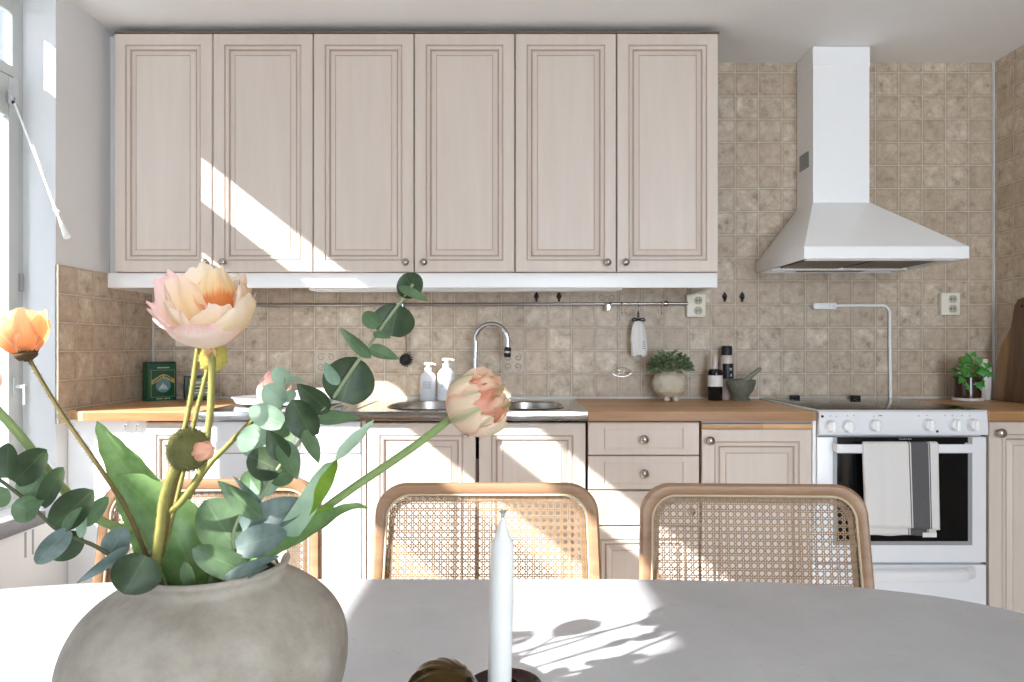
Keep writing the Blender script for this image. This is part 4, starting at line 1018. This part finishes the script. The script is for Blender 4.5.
# ------------------------------------------------------------------ flowers
def leafobj(parent, base, tip, wpx, db, dt, tilt, mat, cup=.12, bend=.0, shape='round', name='leaf', twist=0.0):
    """a leaf blade from its stalk end to its tip"""
    A, T_ = P(base[0], base[1], db), P(tip[0], tip[1], dt); ax = T_-A; L = ax.length; d = ax/L
    view = ((A+T_)/2-Vector((0,0,CZ))).normalized(); s = d.cross(view).normalized(); n0 = s.cross(d).normalized()
    ca, sa = math.cos(math.radians(tilt)), math.sin(math.radians(tilt)); s2 = s*ca + n0*sa; n = d.cross(s2).normalized()
    w_ = wpx*(1.16 if shape == 'round' else 1.22)/FX*(db+dt)/2/max(.25, abs(ca)); b = MB(); nu, nv = 8, 16; lu = []; lv = []
    for j in range(nv+1):
        v = j/nv
        if shape == 'round': ww = (math.sin(PI*min(1,v*.94+.06))**.52)*(1-.08*v) if v < 1 else .02
        elif shape == 'point': ww = (math.sin(PI*v**.8)**.8)*(1-.25*v) if 0 < v < 1 else .02
        else: ww = math.sin(PI*v**.9)**.7 if 0 < v < 1 else .02
        ww = max(ww, .03)
        for i in range(nu+1):
            u = -1+2*i/nu; hgt = cup*w_*(u*u-.3)*ww + bend*L*math.sin(PI*v)
            wav = .012*L*math.sin(v*7+u*2)
            b.v.append(A + d*(L*v) + s2*(w_*.5*ww*u) + n*(hgt+wav)); lu.append(u); lv.append(v)
    for j in range(nv):
        for i in range(nu): o = j*(nu+1)+i; b.f.append([o,o+1,o+nu+2,o+nu+1]); b.mi.append(0)
    off = Vector(parent.location); b.v = [p_-off for p_ in b.v]; b.a['lu'] = lu; b.a['lv'] = lv
    return b.build(name, mat, parent, 0 if False else 180)
def strap(parent, pts, mat, name='leaf', cup=.15):
    """long blade: (x, y, distance, width px, tilt)"""
    q_ = [P(a[0],a[1],a[2]) for a in pts]; sub = 8; path = smooth_path(q_, sub); b = MB(); lu = []; lv = []; nu = 8; m = len(path)
    prevs = None
    for k, p_ in enumerate(path):
        f = k/sub; i = min(int(f), len(pts)-2); fr = f-i; fr = fr*fr*(3-2*fr)
        w_ = (pts[i][3]*(1-fr)+pts[i+1][3]*fr); tl = math.radians(pts[i][4]*(1-fr)+pts[i+1][4]*fr)
        d = (path[min(k+1,m-1)]-path[max(k-1,0)]).normalized(); view = (p_-Vector((0,0,CZ))).normalized()
        s = d.cross(view).normalized(); n0 = s.cross(d)
        s2 = s*math.cos(tl)+n0*math.sin(tl); n = d.cross(s2); wr = w_/FX*p_.y/max(.3, abs(math.cos(tl)))
        for j in range(nu+1):
            u = -1+2*j/nu; b.v.append(p_+s2*wr*.5*u+n*(cup*wr*(u*u-.3))); lu.append(u); lv.append(k/(m-1))
    for k in range(m-1):
        for i in range(nu): o = k*(nu+1)+i; b.f.append([o,o+1,o+nu+2,o+nu+1]); b.mi.append(0)
    off = Vector(parent.location); b.v = [p_-off for p_ in b.v]; b.a['lu'] = lu; b.a['lv'] = lv
    return b.build(name, mat, parent, 180)
def stem(parent, pts, r0, r1, mat, hairs=0, name='stem', sub=6, seed=1, base=True):
    q_ = ([VB + Vector((.0,0,0)) + Vector(((pts[0][0]-200)/FX*.4*.62, (pts[0][2]-.62)*.6, 0))] if base else []) + [P(*a) for a in pts]
    off = Vector(parent.location); path = [p_-off for p_ in smooth_path(q_, sub)]; m = len(path)
    b = MB(); b.tube(path, [r0+(r1-r0)*i/(m-1) for i in range(m)], 10)
    if hairs: b.spikes(path, (r0+r1)/2, hairs, .0022, 0, seed)
    return b.build(name, mat, parent, 180)
def petal(parent, O, A, az, span, Rf, Hf, mat, seed=0, ruf=.05, nu=14, nv=14, name='petal', wf=None, droop=.0):
    A = Vector(A).normalized(); e1 = (Vector((0,-1,0))-A*A.dot(Vector((0,-1,0)))).normalized(); e2 = A.cross(e1); b = MB(); lu = []; lv = []
    wf = wf or (lambda v: (.25+.75*min(1, v*1.5)**.7)*(1-.38*max(0,(v-.55)/.45)**2))
    for j in range(nv+1):
        v = j/nv
        for i in range(nu+1):
            u = -1+2*i/nu; th = az+u*span*wf(v); ve = v*(1-.12*u*u*v)
            nz = mnoise.noise(Vector((u*2.3+seed*7.1, v*2.5, seed*3.3))); n2 = mnoise.noise(Vector((u*3.4+seed*2.1, v*3, seed*1.3)))
            r = Rf(ve)*(1+ruf*2.2*nz*v+ruf*n2*v*v*1.5); h = Hf(ve)*(1+ruf*1.6*n2*v)
            b.v.append(Vector(O)+A*h+(e1*math.cos(th)+e2*math.sin(th))*r - Vector((0,0,droop*v*v))); lu.append(u); lv.append(v)
    for j in range(nv):
        for i in range(nu): o = j*(nu+1)+i; b.f.append([o,o+1,o+nu+2,o+nu+1]); b.mi.append(0)
    off = Vector(parent.location); b.v = [p_-off for p_ in b.v]; b.a['lu'] = lu; b.a['lv'] = lv
    o = b.build(name, mat, parent, 180); return o
def ellip(parent, name, mat, c, axis, rl, rw, n=24, hairs=0, seed=1, bump=.05):
    A = Vector(axis).normalized(); e1 = A.orthogonal().normalized(); e2 = A.cross(e1); off = Vector(parent.location); b = MB(); rings = []
    for k in range(15):
        ph = PI*k/14; rings.append([Vector(c)-off+A*(-rl*math.cos(ph))+(e1*math.cos(a)+e2*math.sin(a))*rw*math.sin(ph)*(1+bump*math.sin(6*a)) for a in [2*PI*i/n for i in range(n)]])
    b.rings(rings, True, True, True); q = random.Random(seed)
    for _ in range(hairs):
        u, a = q.uniform(-1,1), q.uniform(0,2*PI); d = A*u+(e1*math.cos(a)+e2*math.sin(a))*math.sqrt(1-u*u)
        p_ = Vector(c)-off+A*(rl*u)+(e1*math.cos(a)+e2*math.sin(a))*rw*math.sqrt(1-u*u); s_ = d.orthogonal().normalized()*.0003
        b.add([p_-s_, p_+s_, p_+d*.0026*q.uniform(.5,1.2)+s_*q.uniform(-3,3)], [[0,1,2]])
    return b.build(name, mat, parent, 180)
def flower(name, label, cat, grp): return thing(name, label, cat, VB, 0, grp)
GF = 'flowers in the clay vase'
px6 = .60/FX
# big poppy
t = flower('poppy', 'large cream and pink poppy standing tall above the vase', 'flower', GF)
stem(t, [(157,566,.60),(163,520,.59),(183,500,.585),(203,466,.585),(208,430,.59),(211,400,.595),(212.5,343,.60)], .0026, .0029, 'stem', 900, seed=3)
O = P(215,344,.60); A = (.0,-.46,.89)
Ro = lambda v: .0335*math.sin(min(1,v*1.15)*1.5)**.62*(1+.06*v); Ho = lambda v: .050*v**1.25
for k,(az,sp_,m,rs,hs) in enumerate(((.15,1.05,'pet_out',1.04,.74),(1.35,1.0,'pet_in',1.08,.95),(-1.25,.95,'pet_out',1.10,.84),(-1.95,.8,'pet_out',1.06,1.16),(2.4,1.0,'pet_in',1.02,1.04),(-2.75,.95,'pet_in',.98,1.20))):
    petal(t, O, A, az, sp_, lambda v: Ro(v)*rs, lambda v: Ho(v)*hs, m, seed=k+1, ruf=.075)
for k,(az,sp_,rs,hs) in enumerate(((.6,.8,.78,.90),(-.8,.8,.80,.88),(3.0,1.0,.84,1.12),(1.9,.8,.84,1.08),(-2.0,.8,.84,1.05))):
    petal(t, O+Vector((0,-.002,.003)), A, az, sp_, lambda v: Ro(v)*rs, lambda v: Ho(v)*hs, 'pet_blotch' if k == 2 else 'pet_in', seed=k+21, ruf=.10)
ellip(t, 'seed_pod', 'budy', O+Vector(A).normalized()*.014, A, .009, .007, 16)
# second poppy behind it
t = flower('poppy', 'pink-edged poppy tucked behind the left side of the large cream poppy', 'flower', GF)
stem(t, [(150,580,.63),(158,540,.63),(168,495,.635),(182,440,.64),(190.5,400,.645),(199,341,.645)], .0022, .0024, 'stem', 700, seed=5)
O = P(200,341,.645); A = (-.35,-.25,.85)
for k,az in enumerate((0,1.3,-1.3,2.5,-2.6)):
    petal(t, O, A, az, .8, lambda v: .024*math.sin(v*1.5)**.85, lambda v: .036*v**1.35, 'pet_out', seed=40+k, ruf=.09)
# yellow-green bud
t = flower('poppy_bud', 'yellow-green hairy bud hanging just below the large poppy', 'flower bud', GF)
stem(t, [(160,575,.615),(168,535,.612),(184,470,.612),(196,415,.613),(201,395,.614),(207.5,370,.616)], .0018, .0019, 'stem', 600, seed=7)
c = P(213.6,357,.620); ellip(t, 'bud', 'budy', c, (.35,0,1), .0135, .0115, 24, 320, 5, .04)
petal(t, P(214,366,.608), (.15,-.1,1), 0, .5, lambda v: .0085*math.sin(v*2.4)+.002, lambda v: .020*v, 'pet_or', 3, .05, 8, 8)
# olive bud
t = flower('poppy_bud', 'round olive felted bud with a salmon tip above the vase mouth', 'flower bud', GF)
stem(t, [(152,585,.575),(156,560,.57),(161,525,.565),(164,500,.562),(170,480,.562),(177,464,.563)], .0038, .0036, 'stem', 900, seed=9)
c = P(188.5,449.5,.565); ellip(t, 'bud', 'bud', c, (.3,-.2,.95), .0172, .0166, 28, 700, 6, .02)
ellip(t, 'petal_tip', 'salmon', P(203,451,.555), (.85,-.3,.25), .0095, .0075, 20, 0, 1, .16)
stem(t, [(158,582,.59),(163,545,.59),(170,500,.585),(180,466,.575)], .0030, .0026, 'stemd', 260, seed=10, name='side_stem')
# orange poppy left
t = flower('poppy', 'orange poppy seen from below at the left edge, in front of the window', 'flower', GF)
stem(t, [(150,570,.61),(142,545,.608),(124,505,.605),(95,461,.60),(60,411,.598),(29,359,.597)], .0022, .0017, 'stemd', 420, seed=11)
O = P(26,357,.597); A = (-.22,.05,1.0)
for k,(az,sp_) in enumerate(((-.5,1.15),(.75,1.1),(-1.7,1.1),(2.0,1.1),(3.2,1.1))):
    petal(t, O, A, az, sp_, lambda v: .0225*(math.sin(min(1,v*1.5)*1.45)**.7)*(1-.10*v), lambda v: .038*v**1.1, 'pet_or', seed=60+k, ruf=.06)
for k in range(4): petal(t, O-Vector(A)*.003, A, k*1.57+.5, .75, lambda v: .0092*math.sin(v*1.45)**.8, lambda v: .013*v*v-.001, 'calyx', 70+k, .18, 10, 8, 'sepal')
ellip(t, 'calyx', 'calyx', O+Vector((0,0,.002)), A, .005, .009, 16)
# pink tulip cut by left edge
t = flower('tulip', 'pinkish tulip with a thick green stem, cut off by the left edge', 'flower', GF)
stem(t, [(150,545,.635),(125,530,.635),(107,523.5,.633),(85,511,.63),(65,491,.622),(46,469,.615),(28.7,446,.61),(12,426,.605),(-4,409,.60)], .0042, .0036, 'stemg', seed=12)
O = P(-7,400,.60); A = (-.45,-.1,.9)
for k in range(6): petal(t, O, A, k*1.047+.3, .62, lambda v: .0225*(math.sin(min(1,v*1.35)*1.5)**.7)*(1-.45*v*v), lambda v: .042*v**1.1, 'pet_pk', 80+k, .05)
# right tulip
t = flower('tulip', 'peach and pink ruffled tulip leaning far out to the right in front of the sink', 'flower', GF)
stem(t, [(225,585,.63),(262,560,.625),(300,527,.62),(350,490,.612),(387,465,.607),(420,442,.602),(446,422,.598),(453,416,.598)], .0040, .0034, 'stemg', seed=13)
O = P(455,414,.598); A = (.74,-.45,.36); s6 = .598/FX
ball = lambda rad, th: ((lambda v: rad*s6*math.sin(min(3.0, v*th))**.85), (lambda v: rad*s6*(1-math.cos(v*th))))
for k in range(5):
    Rb, Hb = ball(32.5, 2.05+.18*(k%2)); petal(t, O, A, k*1.257+.1, .80, Rb, Hb, 'pet_tu' if k%2 else 'pet_tg', 90+k, .06, 16, 18)
for k in range(5):
    Rb, Hb = ball(29, 2.25+.12*(k%3)); petal(t, O+Vector(A)*.001, A, k*1.257+.75, .72, Rb, Hb, 'pet_tp' if k%2 else 'pet_tu', 100+k, .11, 16, 16)
for k in range(4):
    Rb, Hb = ball(23, 2.2); petal(t, O+Vector(A)*.004, A, k*1.57+.2, .8, Rb, Hb, 'pet_tp', 110+k, .14, 12, 12)
strap(t, [(238,572,.62,10,10),(262,556,.612,16,20),(287,533,.60,22,10),(305,508,.598,22,-5),(318,485,.60,19,-20),(327,470,.605,14,-60),(335,460,.608,3,-88)], 'tleafp', cup=.05)
strap(t, [(300,520,.603,6,20),(316,500,.598,13,30),(325,482,.598,17,35),(332,470,.602,11,50),(336,460,.607,3,70)], 'tleafb', cup=.1)
strap(t, [(335,461,.607,2,0),(344,450,.608,11,10),(356,438,.61,12,10),(367,427,.613,6,10),(374,420,.615,1,0)], 'tleafp', cup=.1)
strap(t, [(245,565,.60,8,0),(272,548,.598,18,25),(300,535,.596,20,45),(322,524,.595,15,60),(340,512,.594,9,55),(355,506.5,.594,6,40),(368,508,.594,2,30)], 'tleaf', cup=.2)
strap(t, [(290,543,.612,8,0),(311,525,.608,12,20),(325,514,.606,13,30),(334,508,.605,4,30)], 'tleafb', cup=.15)
# small pink tulip behind leaves
t = flower('tulip', 'pale pink tulip half hidden behind the pale eucalyptus leaves', 'flower', GF)
stem(t, [(156,580,.645),(168,540,.65),(184,505,.655),(207,468,.665),(227,446,.67),(252,421,.675),(262,410,.678)], .0024, .0026, 'stem', 150, seed=14)
O = P(265,409,.678); A = (.45,-.1,.9)
for k in range(6): petal(t, O, A, k*1.047, .62, lambda v: .017*(math.sin(min(1,v*1.35)*1.5)**.7)*(1-.25*v*v), lambda v: .030*v**1.1*(1.15 if k==4 else 1), 'pet_pk' if k in (3,4,5) else 'pet_tu', 120+k, .06)
# big tulip leaves
t = flower('tulip', 'broad green tulip leaves rising left of the bud stems', 'leaves', GF)
strap(t, [(165,585,.65,34,0),(158,540,.652,46,0),(143,500,.655,44,5),(128,472,.658,34,5),(113,450,.66,23,5),(102,432,.66,11,0),(97,421,.66,1,0)], 'tleaf', cup=.18)
strap(t, [(196,590,.635,40,0),(190,565,.632,52,10),(176,535,.63,58,15),(155,510,.63,50,20),(135,490,.632,30,25),(116,475,.635,3,20)], 'tleaf', cup=-.22)
# eucalyptus right
GE = 'eucalyptus branches in the clay vase'
t = flower('eucalyptus_branch', 'long eucalyptus branch rising to the upper right in front of the sink', 'branch', GE)
stem(t, [(210,585,.63),(228,548,.62),(241,529,.615),(261,497.5,.612),(277.4,470,.61),(301,440,.608),(315,418.6,.606),(331.4,400,.604),(346,378,.602),(361.6,356,.60),(372.5,341,.60),(385,322.4,.60),(406,294.7,.60),(413,284,.60)], .0021, .0012, 'twig')
E = lambda *a, **k: leafobj(t, *a, **k)
E((416,296),(404,274), 25, .598,.604, 10, 'euc'); E((399,287),(428,301), 9, .596,.594, 40, 'eucm', shape='point')
E((391,336),(397,304), 38, .603,.606, 5, 'euc'); E((379,326),(364,312), 16, .598,.592, 30, 'eucm'); E((373,333),(391,338), 8, .596,.592, 40,'eucm', shape='point')
E((371,358),(340,328), 12, .598,.594, 30, 'eucm', shape='point'); E((367,347),(399,359), 13, .602,.598, 20, 'eucm', shape='point')
E((342,402),(356,357), 46, .606,.61, -8, 'euc'); E((338,385),(325,362), 12, .598,.592, 45, 'eucp', shape='point')
E((329,412),(297,384), 22, .604,.598, 25, 'euc', shape='point'); E((313,418),(360,418), 14, .606,.60, 25, 'eucm', shape='point')
E((312,437),(292,400), 28, .600,.596, 15, 'euc'); E((304,430),(319,463), 14, .598,.592, 35, 'eucm', shape='point')
E((287,460),(267,430), 20, .598,.594, 20, 'euc', shape='point'); E((281,440),(297,479), 20, .60,.594, 25, 'eucm', shape='point')
E((281,471),(248,455), 30, .608,.61, 5, 'euc'); E((270,478),(296,470), 22, .612,.618, 10, 'eucm')
E((262,518),(218,481), 19, .600,.594, 25, 'eucm', shape='point'); E((263,482),(240,485), 24, .614,.62, 10, 'eucm'); E((250,484),(279,484), 24, .616,.622, 10, 'eucp')
E((262,505),(233,476), 6, .612,.60, 30, 'eucb', shape='point')
t = flower('eucalyptus_branch', 'shorter eucalyptus sprig with pale round leaves behind the long branch', 'branch', GE)
stem(t, [(205,580,.64),(233,545,.638),(246,505,.645),(262,460,.65),(276,425,.65),(284,395,.652),(285,378,.652)], .0016, .0011, 'twig')
E = lambda *a, **k: leafobj(t, *a, **k)
E((287,384),(274,368), 16, .652,.652, 0, 'eucp'); E((284,404),(264,386), 22, .650,.648, 5, 'eucp'); E((283,424),(249,408), 22, .646,.642, 5, 'eucp')
E((276,440),(296,415), 26, .648,.65, 5, 'eucm'); E((270,443),(237,438), 30, .645,.642, 0, 'eucp'); E((288,378),(304,381), 5, .652,.65, 40, 'eucp', shape='point')
E((284,400),(296,392), 10, .66,.665, 20, 'eucp')
t = flower('eucalyptus_branch', 'low cluster of large blue-grey eucalyptus leaves over the vase mouth', 'branch', GE)
stem(t, [(222,590,.60),(233,565,.595),(233,535,.592),(240,515,.592)], .0015, .0012, 'twig')
E = lambda *a, **k: leafobj(t, *a, **k)
E((236,548),(205,500), 42, .604,.61, -5, 'eucm'); E((241,527),(307,502), 28, .602,.60, 5, 'eucb'); E((236,548),(287,532), 28, .590,.586, 10, 'eucb')
E((250,574),(192,549), 26, .588,.582, 20, 'eucm'); E((224,578),(279,556), 11, .578,.572, 35, 'eucb', shape='point'); E((228,582),(268,566), 10, .582,.578, 30, 'eucb', shape='point')
E((190,588),(185,562), 12, .575,.57, 20, 'eucm')
t = flower('eucalyptus_branch', 'eucalyptus branch leaning out to the lower left over the table', 'branch', GE)
stem(t, [(165,590,.585),(130,567,.575),(110,555,.57),(93,545,.567),(70,536,.565),(55,528,.563),(38,512,.56),(22,497,.557),(4,483,.555),(-14,470,.552)], .0018, .0013, 'twigd')
E = lambda *a, **k: leafobj(t, *a, **k)
E((6,478),(8,443), 18, .552,.55, 15, 'euc'); E((14,482),(46,449), 26, .556,.552, 12, 'euc'); E((24,497),(44,472), 26, .560,.565, 8, 'eucm')
E((41,506),(63,467), 17, .557,.553, 30, 'euc', shape='round'); E((38,512),(12,505), 24, .553,.548, 10, 'eucm'); E((18,517),(44,500), 14, .551,.55, 20,'eucm', shape='point')
E((54,526),(93,490), 30, .558,.552, 10, 'euc'); E((62,531),(82,507), 10, .556,.552, 40, 'eucm', shape='point')
E((85,524),(109,497), 14, .562,.558, 25, 'eucm', shape='round'); E((80,538),(86,510), 9, .56,.557, 40, 'eucp', shape='point')
E((68,530),(36,564), 20, .555,.548, 15, 'eucb', shape='round'); E((82,536),(48,556), 26, .566,.572, 5, 'euc')
E((108,556),(126,527), 23, .572,.57, 5, 'eucb'); E((130,546),(77,583), 11, .562,.548, 30, 'eucb', shape='point')
E((146,556),(124,594), 42, .548,.538, 10, 'euc')
E((10,493),(-12,500), 20, .556,.556, 10, 'eucm')

# ------------------------------------------------------------------ light, sky, camera
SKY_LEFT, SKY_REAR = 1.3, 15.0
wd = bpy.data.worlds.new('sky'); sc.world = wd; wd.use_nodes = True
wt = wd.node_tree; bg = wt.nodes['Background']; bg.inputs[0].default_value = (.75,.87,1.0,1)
# sky strength shaped by direction to balance room light: dim left, bright elsewhere
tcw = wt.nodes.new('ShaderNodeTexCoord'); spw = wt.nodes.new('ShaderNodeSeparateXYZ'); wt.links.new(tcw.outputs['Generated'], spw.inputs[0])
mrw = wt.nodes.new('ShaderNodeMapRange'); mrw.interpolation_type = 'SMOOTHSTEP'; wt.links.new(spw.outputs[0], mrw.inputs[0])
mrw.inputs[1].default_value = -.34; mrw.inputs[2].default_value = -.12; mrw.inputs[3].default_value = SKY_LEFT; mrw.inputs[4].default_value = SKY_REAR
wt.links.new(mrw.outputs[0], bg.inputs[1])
def portal(name, loc, rot, sx, sy):
    l = bpy.data.lights.new(name, 'AREA'); l.shape = 'RECTANGLE'; l.size = sx; l.size_y = sy; l.cycles.is_portal = True
    o = bpy.data.objects.new(name, l); C.objects.link(o); o.location = loc; o.rotation_euler = rot
portal('left_window_portal', (-1.76, .9, 1.42), (0, -PI/2, 0), 1.7, 2.95)
portal('rear_window_portal', ((RX0+RX1)/2, YR-.12, 1.275), (PI/2, 0, 0), RX1-RX0, 1.95)
sl = bpy.data.lights.new('sun', 'SUN'); sl.energy = 34; sl.angle = math.radians(.55); sl.color = (1.0,.975,.95)
so_ = bpy.data.objects.new('sun', sl); C.objects.link(so_)
so_.rotation_euler = Vector((1.42, 1.0, -.79*1.42)).to_track_quat('-Z', 'Y').to_euler()
cam = bpy.data.cameras.new('camera'); co = bpy.data.objects.new('camera', cam); C.objects.link(co); sc.camera = co
co.location = (0,0,CZ); co.rotation_euler = (PI/2,0,0); cam.sensor_width = 36; cam.lens = FX/1024*36
cam.shift_x = -3/1024; cam.shift_y = 5/1024; cam.clip_start = .02
sc.view_settings.view_transform = 'Standard'; sc.view_settings.look = 'None'; sc.view_settings.gamma = 1; sc.view_settings.use_curve_mapping = False
sc.view_settings.exposure = 0.32
cy = sc.cycles; cy.use_denoising = True; cy.max_bounces = 12; cy.diffuse_bounces = 8; cy.glossy_bounces = 5; cy.transparent_max_bounces = 16; cy.sample_clamp_indirect = 8; cy.blur_glossy = .15
